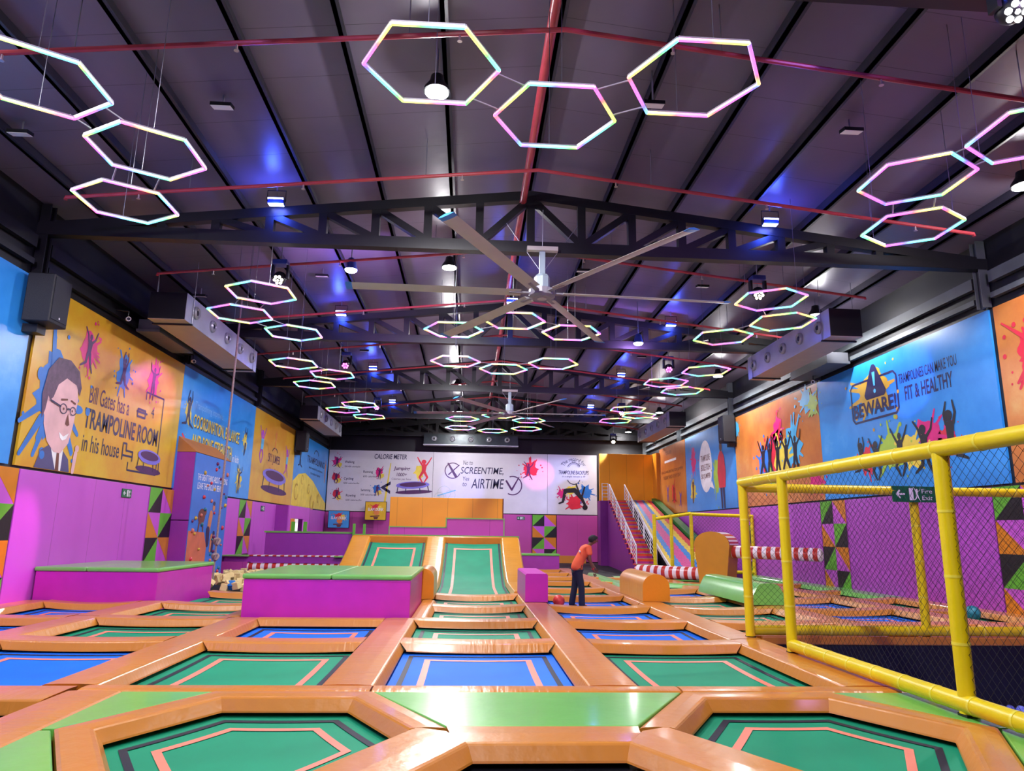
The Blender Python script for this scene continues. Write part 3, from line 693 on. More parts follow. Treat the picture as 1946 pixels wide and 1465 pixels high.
TX(t, WL, 'TRAMPOLINE ROOM', 16.62, 3.74, 3.9, .48, navy_ink, b=.02)
TX(t, WL, 'in his house', 16.68, 3.2, 1.75, .40, navy_ink, b=.004)
TX(t, WL, '4', 19.95, 4.5, .18, .32, navy_ink)
SH(t, WL, frame_lines([(19.55, 4.95), (19.55, 5.15), (20.65, 5.15), (20.65, 2.95), (18.95, 2.95), (18.95, 3.15)], .025) + frame_lines([(19.15, 4.42), (19.6, 4.42), (19.6, 4.62), (19.15, 4.62), (19.15, 4.42)], .03) + frame_lines([(19.1, 4.55), (19.7, 4.55)], .03) + frame_lines([(18.6, 3.2), (18.6, 3.62), (18.78, 3.62), (18.78, 3.44), (19.15, 3.44), (19.15, 3.2)], .025) + frame_lines([(18.6, 3.31), (19.15, 3.31)], .025), navy_ink, 'line_icons')
mini_tramp(WL, 20.15, 3.42, 1.4, t, D+.002, -.03, .75)
for k, (u, v, m, sd) in enumerate(((16.42, 5.55, magenta_ink, 11), (18.15, 5.4, blue_ink, 12), (19.85, 5.55, magenta_ink, 13))):
    SH(t, WL, splash(sd, u, v, .42, .58, 8, 6), m, 'paint_splash')
    SH(t, WL, jumper(u, v-.1, .95, (1, 3, 4)[k]), plum_ink, 'jumping_silhouette', D+.004)
t = mural(WL, 21.86, 29.35, blue_mural, 'blue mural lettered coordination, balance and bone strength')
TX(t, WL, 'Trampolining improves', 23.0, 5.25, 2.6, .3, mat('ink_faint', '7ab8f0', .45, noise=.05))
for dx, m, dd in ((.05, navy_ink, 0), (0, yellow_ink, .004)):
    TX(t, WL, 'COORDINATION, BALANCE', 22.95 + dx, 4.62 - dx*.6, 4.6, .5, m, b=.012, d=D+dd)
    TX(t, WL, 'AND BONE STRENGTH', 22.95 + dx, 3.98 - dx*.6, 3.9, .5, m, b=.012, d=D+dd)
TX(t, WL, 'in kids', 27.0, 3.95, .75, .28, white_ink)
SH(t, WL, splash(21, 22.5, 5.1, .3, .5, 4, 4) + splash(24, 28.3, 4.9, .28, .45, 4, 3) + splash(22, 27.95, 3.35, .35, .5, 5, 5), yellow_ink, 'paint_splash')
SH(t, WL, jumper(22.5, 5.0, 1.2, 3) , navy_ink, 'jumping_silhouette', D+.003)
SH(t, WL, jumper(28.35, 4.8, .95, 5) + jumper(27.95, 3.3, 1.0, 4), navy_ink, 'jumping_silhouette', D+.003)
SH(t, WL, [cap2((22.2, 4.35), (22.9, 3.95), .04, .04), [(22.4, 3.8), (22.6, 4.2), (22.75, 3.8)]], red_ink, 'seesaw', D+.003)
t = mural(WL, 29.36, 36.3, gold_mural, 'golden mural with two leaping girls and a round trampoline picture on the far left wall')
TX(t, WL, 'SKY JUMPER', 31.7, 4.32, 2.0, .5, plum_ink, b=.012); TX(t, WL, 'Utopy Park', 32.0, 3.9, 1.4, .3, brown_ink)
SH(t, WL, ring2(32.7, 4.85, .42, .5, R(20), R(160), 12, .6), navy_ink, 'swoosh')
SH(t, WL, jumper(32.7, 5.4, .9, 5), orange_ink, 'jumping_figure'); SH(t, WL, jumper(30.6, 4.9, 1.5, 2, 1), violet_ink, 'jumping_figure'); SH(t, WL, jumper(34.9, 4.6, 1.4, 1, 1), violet_ink, 'jumping_figure')
SH(t, WL, [[(30.45, 4.85), (30.8, 4.85), (30.85, 5.3), (30.45, 5.3)]], sky_ink, 'blue_top', D+.004); SH(t, WL, [[(34.75, 4.6), (35.05, 4.6), (35.1, 4.95), (34.75, 4.95)]], sky_ink, 'blue_top', D+.004)
mini_tramp(WL, 33.0, 3.85, 3.9, t, D, -.02, .45)
t = mural(WL, 36.31, 44.9, blue_mural, 'blue mural with a cratered yellow moon in the far left corner')
SH(t, WL, [[(36.33, 2.67), (36.33, 3.9), (37.5, 4.35), (39, 4.5), (41, 4.2), (43, 3.6), (44.88, 3.1), (44.88, 2.67)]], yellow_ink, 'moon')
SH(t, WL, ring2(38.4, 4.1, .2, .27, 0, 5, 12) + ring2(40.0, 3.7, .2, .28, 1, 6, 12) + ring2(37.2, 3.4, .34, .44, 1, 6, 12) + ring2(41, 3.0, .36, .48, 2, 6.5, 12) + ring2(42.6, 3.3, .2, .28, 0, 5, 12), gold_ink, 'moon_crater', D+.004)
TX(t, WL, 'TRAMPOLINING', 39.2, 5.15, 4.6, .38, navy_ink, b=.01); TX(t, WL, 'was invented by astronauts', 39.7, 4.8, 3.7, .18); TX(t, WL, 'to train in space', 40.2, 4.5, 2.6, .18)
SH(t, WL, ring2(41.4, 5.6, .6, .7, R(20), R(160), 12, .6) + jumper(37.6, 5.1, 1.2, 3), navy_ink, 'swoosh_and_silhouette'); SH(t, WL, jumper(44.2, 4.9, 1.2, 5), orange_ink, 'jumping_figure')
# right wall ----------------------------------------------------------------
t = mural(WR, -13.95, -6.2, orange_mural, 'orange mural with a red paint splash cut off at the right edge')
SH(t, WR, splash(31, -13.0, 5.2, .62, .62, 10, 7) + [cap2((-13.2, 5.6), (-13.75, 6.05), .05, .02)], red_ink, 'paint_splash'); SH(t, WR, jumper(-12.6, 5.0, 1.6, 1), magenta_ink, 'jumping_silhouette', D+.004)
t = mural(WR, -21.85, -14.1, blue_mural, 'blue mural with a warning triangle above leaping silhouettes')
SH(t, WR, splash(41, -18.7, 5.55, 1.0, .8, 8, 5), gold_ink, 'paint_splash')
def rrect(u0, u1, v0, v1, r): return ring_path([(u0+r, v0), (u1-r, v0), (u1, v0+r), (u1, v1-r), (u1-r, v1), (u0+r, v1), (u0, v1-r), (u0, v0+r), (u0+r, v0)])
def ring_path(p): return frame_lines(p, .03)
SH(t, WR, [q for q in rrect(-19.85, -17.6, 4.78, 5.92, .12)], navy_ink, 'sign_outline', D+.003)
SH(t, WR, [[(-19.15, 5.5), (-19.12, 5.42), (-19.05, 5.36), (-18.2, 5.36), (-18.13, 5.42), (-18.1, 5.5), (-18.5, 6.25), (-18.57, 6.32), (-18.67, 6.32), (-18.74, 6.25)]], navy_ink, 'warning_triangle', D+.006)
SH(t, WR, [[(-18.69, 6.1), (-18.55, 6.1), (-18.58, 5.7), (-18.66, 5.7)], disc(-18.62, 5.55, .06)], sky_ink, 'exclamation_mark', D+.009)
TX(t, WR, 'BEWARE!', -19.78, 4.9, 2.1, .42, navy_ink, b=.03, d=D+.006)
TX(t, WR, 'TRAMPOLINES CAN MAKE YOU', -17.5, 5.5, 2.25, .27, navy_ink, b=.006); TX(t, WR, 'FIT & HEALTHY', -17.3, 5.02, 1.85, .38, navy_ink, b=.016)
SH(t, WR, splash(42, -18.1, 3.8, .75, .62, 8, 5), lime_ink, 'paint_splash'); SH(t, WR, splash(43, -16.5, 4.0, .6, .55, 8, 5), magenta_ink, 'paint_splash')
SH(t, WR, splash(44, -19.35, 3.65, .45, .5, 6, 4), red_ink, 'paint_splash'); SH(t, WR, splash(45, -17.3, 3.7, .55, .6, 6, 4), yellow_ink, 'paint_splash'); SH(t, WR, splash(46, -15.9, 3.75, .4, .5, 5, 4), red_ink, 'paint_splash')
for u, v, h, p, hr in ((-19.6, 3.65, 1.05, 3, 1), (-18.85, 3.55, 1.15, 2, 1), (-17.75, 3.62, 1.25, 2, 0), (-16.75, 3.6, 1.35, 1, 1), (-15.75, 3.75, 1.45, 3, 1)):
    SH(t, WR, jumper(u, v, h, p, hr), black_ink, 'jumping_silhouette', D+.006)
t = mural(WR, -29.2, -21.86, orange_mural, 'orange mural with a crowd of dancing silhouettes on paint splashes')
for sd, u, v, rx, ry, m in ((51, -25.2, 4.6, 1.0, 1.0, red_ink), (52, -26.3, 4.2, .7, .8, blue_ink), (53, -23.9, 4.6, .8, 1.0, sky_ink), (54, -24.8, 4.2, .8, .9, yellow_ink), (55, -25.8, 3.7, .5, .6, lime_ink), (56, -25.0, 5.3, .5, .7, magenta_ink),
                            (57, -22.6, 6.0, .6, .5, sky_ink), (58, -22.2, 5.8, .4, .5, lime_ink), (59, -28.9, 5.95, .3, .4, sky_ink), (60, -22.4, 3.3, .5, .5, magenta_ink)):
    SH(t, WR, splash(sd, u, v, rx, ry, 7, 6), m, 'paint_splash', D + .002*(sd % 5))
for u, p in ((-26.4, 2), (-25.8, 3), (-25.1, 1), (-24.4, 2), (-23.7, 1)): SH(t, WR, jumper(u, 4.2, 1.55, p), black_ink, 'dancing_silhouette', D+.012)
t = mural(WR, -36.2, -29.3, blue_mural, 'blue mural with a white speech bubble and a standing figure on the right wall')
SH(t, WR, [disc(-33.1, 4.75, .9, 1.25, 28), [(-32.6, 3.75), (-32.0, 3.6), (-32.3, 4.0)]], white_ink, 'speech_bubble')
for k, s in enumerate(('TRAMPOLINE', 'BOLE TOH', 'SKYJUMPER')): TX(t, WR, s, -33.75, 5.0 - .45*k, 1.3, .3, brown_ink, b=.01, d=D+.004)
SH(t, WR, splash(61, -31.6, 4.2, .55, 1.0, 5, 4), lime_ink, 'paint_splash')
SH(t, WR, [[(-31.35, 3.6), (-30.55, 3.6), (-30.45, 4.3), (-30.6, 5.0), (-30.85, 5.25), (-31.1, 5.25), (-31.35, 5.0), (-31.5, 4.3)]], red_ink, 'standing_figure_coat', D+.006)
SH(t, WR, [cap2((-31.1, 3.6), (-31.05, 2.75), .13, .09), cap2((-30.8, 3.6), (-30.75, 2.75), .13, .09)], navy_ink, 'standing_figure_trousers', D+.005); SH(t, WR, [disc(-30.97, 5.45, .17, .22)], brown_ink, 'standing_figure_head', D+.006)
SH(t, WR, splash(62, -34.9, 5.2, .5, .75, 5, 6) + splash(63, -29.8, 5.8, .35, .5, 4, 4), magenta_ink, 'paint_splash'); SH(t, WR, splash(64, -35.1, 3.7, .5, .7, 4, 4), yellow_ink, 'paint_splash'); SH(t, WR, jumper(-35.1, 3.6, 1.1, 5), brown_ink, 'standing_silhouette', D+.004)
t = mural(WR, -41.3, -36.25, orange_mural, 'orange mural with small jumping figures above the rainbow slide')
TX(t, WR, 'TOTAL FUN', -40.0, 6.0, 1.2, .2, brown_ink); TX(t, WR, 'WHO WILL BE THE TOP JUMPER', -40.9, 4.9, 4.2, .2, brown_ink); TX(t, WR, 'TODAY AND EVERY DAY', -40.5, 4.6, 3.4, .2, brown_ink)
SH(t, WR, [[(-40.2, 5.55), (-37.9, 5.55), (-37.9, 5.68), (-40.2, 5.68)]], white_ink, 'white_bar')
SH(t, WR, jumper(-39.7, 3.7, .9, 2) + jumper(-37.3, 3.3, .8, 1), purple_ink, 'jumping_silhouette'); SH(t, WR, splash(66, -38.5, 3.7, .45, .7, 4, 5), red_ink, 'paint_splash'); SH(t, WR, jumper(-38.5, 3.6, 1.0, 3), brown_ink, 'jumping_silhouette', D+.004)
# back wall -----------------------------------------------------------------
t = mural(WB, XL+.1, -2.36, white_mural, 'white calorie chart mural on the back wall, left panel')
TX(t, WB, 'CALORIE METER', -6.1, 5.95, 2.05, .32, navy_ink, .15, .012)
for s, s2, u, v, uu, vv, sd in (('Walking', '300-400 calories/hr', -7.95, 5.6, -8.45, 5.75, 71), ('Cycling', '500 calories/hr', -7.95, 4.55, -8.45, 4.75, 72), ('Rowing', '600 calories/hr', -7.75, 3.5, -8.35, 3.7, 73), ('Running', '600 calories/hr', -6.75, 5.0, -5.75, 5.1, 74), ('Swimming', '500 calories/hr', -6.85, 3.85, -5.85, 4.05, 75)):
    TX(t, WB, s, u, v, .6, .2, navy_ink, b=.01); TX(t, WB, s2, u, v-.22, 1.0, .11, navy_ink)
    SH(t, WB, splash(sd, uu, vv, .32, .36, 4, 3), (magenta_ink, red_ink, red_ink, magenta_ink, blue_ink)[sd-71], 'paint_splash'); SH(t, WB, splash(sd+20, uu+.15, vv-.22, .22, .2, 3, 2), yellow_ink, 'paint_splash', D+.003)
    SH(t, WB, jumper(uu+.02, vv-.1, .7, sd % 5), plum_ink, 'exercise_silhouette', D+.006)
SH(t, WB, [[(-5.65, 4.15), (-5.0, 4.55), (-5.0, 4.35), (-5.35, 4.15), (-5.0, 3.95), (-5.0, 3.75)]], navy_ink, 'less_than_sign')
SH(t, WB, [[(-5.45, 2.7), (-5.3, 2.7), (-5.02, 5.7), (-5.08, 5.7)]], yellow_ink, 'yellow_stroke')
TX(t, WB, 'Jumping', -4.85, 5.2, 1.05, .3, plum_ink, .15, .02); TX(t, WB, '1000+', -4.65, 4.88, .65, .22, plum_ink, .15, .01); TX(t, WB, 'Calories per hour', -4.95, 4.6, 1.25, .17, plum_ink, .1)
SH(t, WB, splash(81, -3.2, 5.2, .4, .55, 3, 3), yellow_ink, 'paint_splash'); SH(t, WB, jumper(-2.95, 5.15, 1.55, 2, 1), red_ink, 'jumping_girl', D+.004)
mini_tramp(WB, -3.6, 4.35, 2.1, t, D, .05, .6)
t = mural(WB, -2.34, 4.98, white_mural, 'white mural on the back wall about screentime and airtime')
TX(t, WB, 'No to', -.45, 5.68, .62, .3, navy_ink, .15); TX(t, WB, 'SCREENTIME,', -.6, 5.05, 2.75, .5, navy_ink, .18, .006); TX(t, WB, 'Yes', -.45, 4.68, .42, .25, navy_ink, .15); TX(t, WB, 'to', -.45, 4.32, .26, .25, navy_ink, .15); TX(t, WB, 'AIRTIME', .1, 4.2, 2.1, .62, navy_ink, .18, .006)
SH(t, WB, ring2(-1.1, 5.3, .46, .52, R(40), R(340)) + [cap2((-1.4, 5.75), (-.9, 4.95), .05, .09), cap2((-.7, 5.65), (-1.35, 5.05), .03, .04)], plum_ink, 'cross_mark')
SH(t, WB, ring2(2.75, 4.42, .55, .62, R(-120), R(110)) + [cap2((2.35, 4.7), (2.7, 4.15), .06, .06), cap2((2.7, 4.15), (3.15, 4.95), .06, .03)], plum_ink, 'tick_mark')
SH(t, WB, splash(83, 3.9, 5.5, .6, .6, 8, 6), red_ink, 'paint_splash'); SH(t, WB, jumper(3.75, 5.3, 1.1, 1), plum_ink, 'jumping_silhouette', D+.004)
SH(t, WB, ring2(-1.6, 3.9, .4, .42) + ring2(-1.2, 3.75, .3, .32) + ring2(-1.9, 3.6, .3, .32), mat('ink_sage', 'a8b8b0', .45, noise=.05), 'line_drawing'); SH(t, WB, [cap2((-2, 3.7), (-.9, 4.05), .03, .03)], sky_ink, 'blue_stroke', D+.003)
t = mural(WB, 5.0, 8.2, white_mural, 'white mural on the back wall about the backflip record, with an arched figure')
TX(t, WB, 'The record for', 0, 0, 1.2, .26, navy_ink, arc=(6.7, 5.35, .72, R(150), R(30)))
SH(t, WB, ring2(6.7, 5.55, .4, .44, R(20), R(160)) + ring2(6.7, 5.0, .4, .44, R(200), R(340)) + ring2(6.7, 5.55, .33, .35, R(20), R(160)) + ring2(6.7, 6.03, .06, .09) + ring2(7.05, 5.85, .05, .08), navy_ink, 'stopwatch')
TX(t, WB, 'TRAMPOLINE BACKFLIPS', 5.72, 5.2, 1.95, .25, navy_ink, .15, .012); TX(t, WB, 'in a single minute is 49', 5.95, 4.98, 1.5, .16, navy_ink, .1)
for sd, u, v, rx, ry, m in ((91, 5.95, 4.0, .35, .4, magenta_ink), (92, 7.45, 4.1, .5, .55, blue_ink), (93, 6.75, 3.4, .65, .55, red_ink), (94, 6.5, 4.2, .4, .35, yellow_ink)): SH(t, WB, splash(sd, u, v, rx, ry, 7, 5), m, 'paint_splash', D+.002*(sd-90))
SH(t, WB, [cap2((6.0, 3.5), (6.15, 4.15), .08, .11), cap2((6.15, 4.15), (6.75, 4.2), .14, .15), cap2((6.75, 4.2), (7.2, 3.7), .14, .12), cap2((7.2, 3.7), (7.4, 3.3), .1, .08), disc(7.42, 3.12, .17), cap2((7.1, 3.85), (6.85, 4.6), .07, .04), cap2((7.2, 3.75), (7.4, 4.4), .06, .05), cap2((6.0, 3.45), (5.75, 3.35), .06, .05)], black_ink, 'backflip_silhouette', D+.012)

# exit signs ---------------------------------------------------------------
def exit_sign(wl, u, v, w, h, d0, label, words=True):
    t = thing('exit_sign', label, 'exit sign', tuple(wl.P(u+w/2, v, d0)), 'green emergency exit signs')
    MB().prism([wl.P(a, b, d0) for a, b in ((u, v), (u+w, v), (u+w, v+h), (u, v+h))], wl.n*.02).build('plate', exit_green, t)
    d = d0 + .024
    q = h/.22
    shapes(wl, [cap2((u+.06*q, v+h/2), (u+.17*q, v+h/2), .012*q, .012*q), cap2((u+.06*q, v+h/2), (u+.1*q, v+h*.72), .012*q, .012*q), cap2((u+.06*q, v+h/2), (u+.1*q, v+h*.28), .012*q, .012*q)], white_ink, t, d, 'arrow')
    shapes(wl, [[(u+.24*q, v+h*.12), (u+.30*q, v+h*.12), (u+.30*q, v+h*.88), (u+.24*q, v+h*.88)]], white_ink, t, d, 'doorway_symbol')
    shapes(wl, jumper(u+.35*q, v+h*.42, h*.85, 1), white_ink, t, d+.002, 'running_figure')
    if words:
        text(wl, 'Fire', u+w*.67, v+h*.56, w*.24, h*.28, white_ink, t, d); text(wl, 'Exit', u+w*.67, v+h*.14, w*.24, h*.28, white_ink, t, d)
    return t
exit_sign(WL, 18.75, 2.24, .5, .22, PT+.01, 'small green exit sign on the lilac padding behind the left platform')
exit_sign(WL, 31.1, 2.24, .5, .22, PT+.01, 'green exit sign on the far left wall near the doorway')
exit_sign(WB, 3.05, 2.28, .5, .2, PT+.01, 'green exit sign on the back wall left of the harlequin squares')

# ------------------------------------------------------------------ platforms, blocks, bolsters on the court
def platform(x0, x1, y0, y1, h, label, body, group='padded platforms', seamx=None):
    t = thing('platform', label, 'platform', ((x0+x1)/2, (y0+y1)/2, FZ), group)
    MB().box(x0, x1, y0, y1, FZ, h-.09).build('body', body, t, bevel=.015)
    xs = [x0-.03] + ([seamx] if seamx else []) + [x1+.03]
    for a, b in zip(xs, xs[1:]): MB().box(a+.004, b-.004, y0-.03, y1+.03, h-.088, h).build('top_pad', green_v, t, label='green top pad', bevel=.03)
    return t
platform(-8.92, -6.45, 15.5, 18.7, .66, 'low magenta platform with green top against the left wall', magenta, seamx=-7.9)
platform(-3.92, -1.0, 12.97, 16.2, .72, 'big magenta platform with bright green top in the middle left', magenta, seamx=-2.4)
def bolster(x, w, y0, y1, h, m, label, square=False, m_end=None, trap=False):
    t = thing('bolster', label, 'bolster', (x, (y0+y1)/2, 0.012), 'padded bolsters standing on the strips')
    if square: pf = [(-w, 0), (w, 0), (w, h-.03), (w-.03, h), (-w+.03, h), (-w, h-.03)]
    elif trap: pf = [(-w, 0), (w, 0), (w*.93, h*.3), (w*.62, h*.82), (w*.45, h*.96), (w*.2, h), (-w*.2, h), (-w*.45, h*.96), (-w*.62, h*.82), (-w*.93, h*.3)]
    else: pf = [(-w, 0), (w, 0)] + [(w*math.cos(math.pi*i/14), h-w*.9 + w*.9*math.sin(math.pi*i/14)) for i in range(15)]
    n = len(pf); mb = MB()
    mb.add([(x+p, y, q+.012) for y in (y0, y1) for p, q in pf], [(i, (i+1) % n, n+(i+1) % n, n+i) for i in range(n)]); mb.build('cover', m, t, smooth=True)
    for y, nm in ((y0, 'front_cap'), (y1, 'rear_cap')):
        MB().prism([(x+p, y, q+.012) for p, q in pf], (0, -.02 if y == y0 else .02, 0)).build(nm, m_end or m, t)
bolster(1.53, .25, 15.85, 18.3, .6, magenta, 'small purple block beside the right curved ramp', square=True)
bolster(4.3, .31, 16.25, 18.7, .6, ramp_orange, 'orange half-round bolster right of the person', m_end=orange_flat)
bolster(-.98, .24, 16.3, 18.0, .66, ramp_orange, 'orange rounded bolster behind the right end of the big magenta platform', m_end=orange_flat)
bolster(6.66, .42, 15.65, 19.2, .46, green_v, 'green wedge-shaped bolster behind the yellow posts', trap=True)

# ------------------------------------------------------------------ striped sweeper
candyx = stripe_mat('candy_x', 'f0e6ea', 'c83a30', 'X', .28)
candyy = stripe_mat('candy_y', 'f0e6ea', 'c83a30', 'Y', .3)
candyz = stripe_mat('candy_z', 'f0e6ea', 'c83a30', 'Z', .12)
t = thing('sweeper', 'orange sweeper tower with round top and red-white striped arms', 'sweeper game', (8.25, 23.3, FZ), rotz=R(-42))
cx_, cy_ = 8.25, 23.3
pf = [(-.46, -.02), (.46, -.02), (.6, 1.2)] + [(.6*math.cos(math.pi*i/12), 1.2 + .42*math.sin(math.pi*i/12)) for i in range(1, 12)] + [(-.6, 1.2)]
MB().prism([(cx_+a, cy_-.45, b) for a, b in pf], (0, .06, 0)).build('front_board', mat('tan_board', 'c8861c', .45, noise=.05), t)
shell = MB().prism([(cx_+.6*.985*math.cos(math.pi*i/12), cy_-.39, 1.2 + .41*math.sin(math.pi*i/12)) for i in range(13)], (0, .8, 0)); shell.build('striped_cap', candyz, t, label='red and white striped round cap')
MB().prism([(cx_-.45, cy_-.39, -.02), (cx_+.45, cy_-.39, -.02), (cx_+.58, cy_-.39, 1.19), (cx_-.58, cy_-.39, 1.19)], (0, .8, 0)).build('side_padding', mat('tan_side', 'a86a18', .45, noise=.05), t)
MB().box(cx_-.4, cx_+.4, cy_-.35, cy_+.35, FZ, -.02).build('base', dark_steel, t)
MB().tube([(cx_+.5, cy_, .98), (cx_+3.25, cy_, .96), (cx_+3.3, cy_, .96)], [.2, .2, .17], 18).build('upper_arm', candyx, t, label='red and white striped arm', smooth=True)
MB().tube([(cx_-.45, cy_, .22), (cx_-2.95, cy_, .22), (cx_-3.03, cy_, .22)], [.22, .22, .17], 18).build('lower_arm', candyx, t, label='red and white striped low arm', smooth=True)

# ------------------------------------------------------------------ yellow netted enclosure of the ball pit
def sleeve(t, name, a, b, r=.075, every=.62, thing_label=None):
    p = MB().tube([a, b], r, 16).build(name, yellow_v, t, smooth=True)
    a, b = Vector(a), Vector(b); L = (b-a).length; d = (b-a)/L; n = int(L/every)
    for i in range(1, n+1):
        q = a + d*(L*i/(n+1)); MB().tube([q-d*.012, q+d*.012], r+.004, 16).build('tape_band', yellow_band, p, smooth=True)
    return p
def net(t, P0, U, V, w, h, cell=.075, r=.0022, seed=0, name='net', sag=.02):
    """knotted diamond mesh hung between P0, P0+U*w, P0+V*h; every cord is real geometry"""
    g = random.Random(seed); P0, U, V = Vector(P0), Vector(U).normalized(), Vector(V).normalized(); N = U.cross(V); mb = MB()
    st = cell*math.sqrt(2); ph = [g.uniform(0, 6.3) for _ in range(4)]
    def pos(a, b):
        wob = .014*math.sin(a*2.3+ph[0]+b*1.1) ; wov = .016*math.sin(b*2.9+ph[1]+a*1.7)
        return P0 + U*(a+wob) + V*(b+wov) + N*(sag*math.sin(a*.9+ph[2])*math.sin(math.pi*b/h))
    for s in (1, -1):
        k = -h if s == 1 else 0
        while k < (w if s == 1 else w+h):
            a0, a1 = (max(0, k), min(w, k+h)) if s == 1 else (max(0, k-h), min(w, k))
            if a1 - a0 > .02:
                m = max(2, int((a1-a0)/.35)); pts = []
                for i in range(m+1):
                    a = a0 + (a1-a0)*i/m; b = (a-k) if s == 1 else (k-a); pts.append(pos(a, b))
                mb.tube(pts, r, 3, caps=False)
            k += st
    return mb.build(name, net_m, t)
t = thing('net_frame', 'yellow padded tube frame with black netting round the ball pit', 'net enclosure', (4.35, 7, FZ))
A, Bp, Cp = (4.3, 10.85), (4.3, 9.45), (4.37, 6.24)
for (x, y), nm, r in ((A, 'rear_corner_post', .068), (Bp, 'entrance_post', .068), (Cp, 'front_post', .072), ((4.4, 2.9), 'near_post', .075)):
    p = sleeve(t, nm, (x, y, .02), (x, y, 2.32), r)
    MB().box(x-.06, x+.06, y-.06, y+.06, FZ, .02).build('post_foot', dark_steel, p)
sleeve(t, 'front_top_rail', (4.3, 10.9, 2.32), (4.41, 2.8, 2.32), .078)
sleeve(t, 'front_bottom_rail', (4.3, 9.45, .1), (4.41, 2.8, .1), .078, .5)
sleeve(t, 'rear_top_rail', (4.3, 10.85, 2.24), (10.5, 10.95, 2.24), .07)
sleeve(t, 'rear_bottom_rail', (4.36, 10.95, .09), (10.5, 10.98, .09), .075)
for x in (7.15, 10.4):
    p = sleeve(t, 'rear_post', (x, 10.97, .05), (x, 10.97, 2.24), .068); MB().box(x-.05, x+.05, 10.96, 11.02, FZ, .05).build('post_foot', dark_steel, p)
net(t, (4.38, 9.42, .1), (.02, -6.6, 0), (0, 0, 1), 6.5, 2.22, .07, .002, 1, 'front_net')
net(t, (4.36, 10.9, .08), (1, .012, 0), (0, 0, 1), 6.1, 2.16, .07, .0022, 2, 'rear_net')
MB().box(4.5, 10.4, 10.9, 10.96, -.115, .01).build('edge_pad', orange, None, 'orange edge pad on the rear lip of the ball pit', 'pad', bevel=.02)
WN = Wall((0, 10.86, 0), (1, 0, 0), (0, 0, 1), (0, -1, 0))
exit_sign(WN, 6.72, 2.06, .72, .25, 0.02, 'green fire exit sign hung on the rear top rail of the yellow frame')
# balls in the pit
gb = random.Random(5); blue_ball = mat('ball_blue', '6a78dc', .35, noise=.08); white_ball = mat('ball_white', 'd8dcc0', .35, noise=.05)
rb = .07; nb = 0; proto = {}; stuffm = MB()
for j in range(40):
    for i in range(44):
        x = 4.62 + i*rb*1.93 + (j % 2)*rb + gb.uniform(-.012, .012); y = 10.85 - j*rb*1.75 + gb.uniform(-.012, .012)
        if x > 10.3 or y < 2.8: continue
        z = PIT[4] + .12 + gb.uniform(-.02, .03) 
        v = Vector((x, y, z)) - Vector((0, 0, CAMZ)); dz = v.dot(CF); px = IW/2 + FPX*v.dot(CR)/dz; py = IH/2 - FPX*v.dot(CU)/dz
        if 1770 < px < 1960 and 1310 < py < 1470 and py < 1338 + (px-1770)*.42 and nb < 130:
            wh = gb.random() < .12; m = white_ball if wh else blue_ball
            if wh not in proto:
                proto[wh] = MB().sphere((x, y, z), rb, 14, 8).build('play_ball', m, None, smooth=True, loc=(x, y, z))
                o = proto[wh]
            else: o = proto[wh].copy(); col.objects.link(o); o.location = (x, y, z)
            tag(o, 'pale white play ball lying among the blue ones in the ball pit' if wh else 'blue play ball on the surface of the ball pit behind the yellow rail', 'ball', 'white balls in the ball pit' if wh else 'blue balls in the ball pit'); nb += 1
        elif (i + j) % 1 == 0: stuffm.sphere((x, y, z), rb, 8, 5)
stuffm.build('ball_pit_filling', blue_ball, None, 'bed of blue balls filling the rest of the pit', 'ball pit balls', kind='stuff', smooth=True)
# far frame beside the slide
t = thing('net_frame', 'small far yellow tube frame with netting in front of the rainbow slide', 'net enclosure', (9.0, 27.6, FZ))
for x, y in ((7.38, 27.9), (8.02, 27.75), (8.75, 27.5), (11.2, 27.5)): sleeve(t, 'post', (x, y, FZ), (x, y, 2.28), .07, .5)
sleeve(t, 'top_rail', (7.38, 27.95, 2.1), (8.75, 27.5, 2.32), .065); sleeve(t, 'top_rail', (8.75, 27.5, 2.3), (11.25, 27.5, 2.25), .065)
sleeve(t, 'bottom_rail', (8.75, 27.5, .1), (11.25, 27.5, .1), .065)
net(t, (8.75, 27.5, .1), (1, 0, 0), (0, 0, 1), 2.4, 2.15, .1, .004, 4)

# ------------------------------------------------------------------ stairs and rainbow slide
NS = 16; SY0, SY1, SH_ = 31.0, 41.2, 3.42
sx = lambda y: 7.35 + .085*(y-SY0)
t = thing('staircase', 'purple and orange staircase with white railings climbing to the slide top', 'staircase', (7.9, 36, FZ))
riser_m, tread_m, stair_side = mat('riser_magenta', 'a83494', .45, noise=.06), mat('tread_orange', 'e0502c', .5, noise=.06), mat('stair_side_purple', '7a1f84', .42, noise=.06, bump=.06)
for k in range(NS):
    y = SY0 + (SY1-SY0)*k/NS; y2 = y + (SY1-SY0)/NS; z = SH_*(k+1)/NS; z0 = SH_*k/NS
    s = MB().box(sx(y), sx(y)+.98, y, y2+.05, z-.05, z).build('step', tread_m, t, label='orange tread with magenta riser')
    MB().box(sx(y)+.02, sx(y)+.96, y+.03, y+.07, z0-.02, z-.05).build('riser', riser_m, s)
    MB().box(sx(y)+.02, sx(y)+.96, y+.015, y+.05, z-.115, z-.03).build('riser_band', tread_m, s, label='orange-red band')
    MB().box(sx(y), sx(y)+.98, y-.012, y+.02, z-.02, z+.006).build('nosing', mat('nosing_green', '8a9a5a', .5), s)
sd = [(sx(SY0)-.03, SY0, FZ), (sx(SY1)-.03, SY1, FZ), (sx(SY1)-.03, SY1, SH_)]
for k in range(NS, 0, -1):
    y = SY0 + (SY1-SY0)*(k-1)/NS; z = SH_*k/NS; y2 = SY0 + (SY1-SY0)*k/NS
    sd += [(sx(y2)-.03, y2, z-.06), (sx(y)-.03, y, z-.06)]
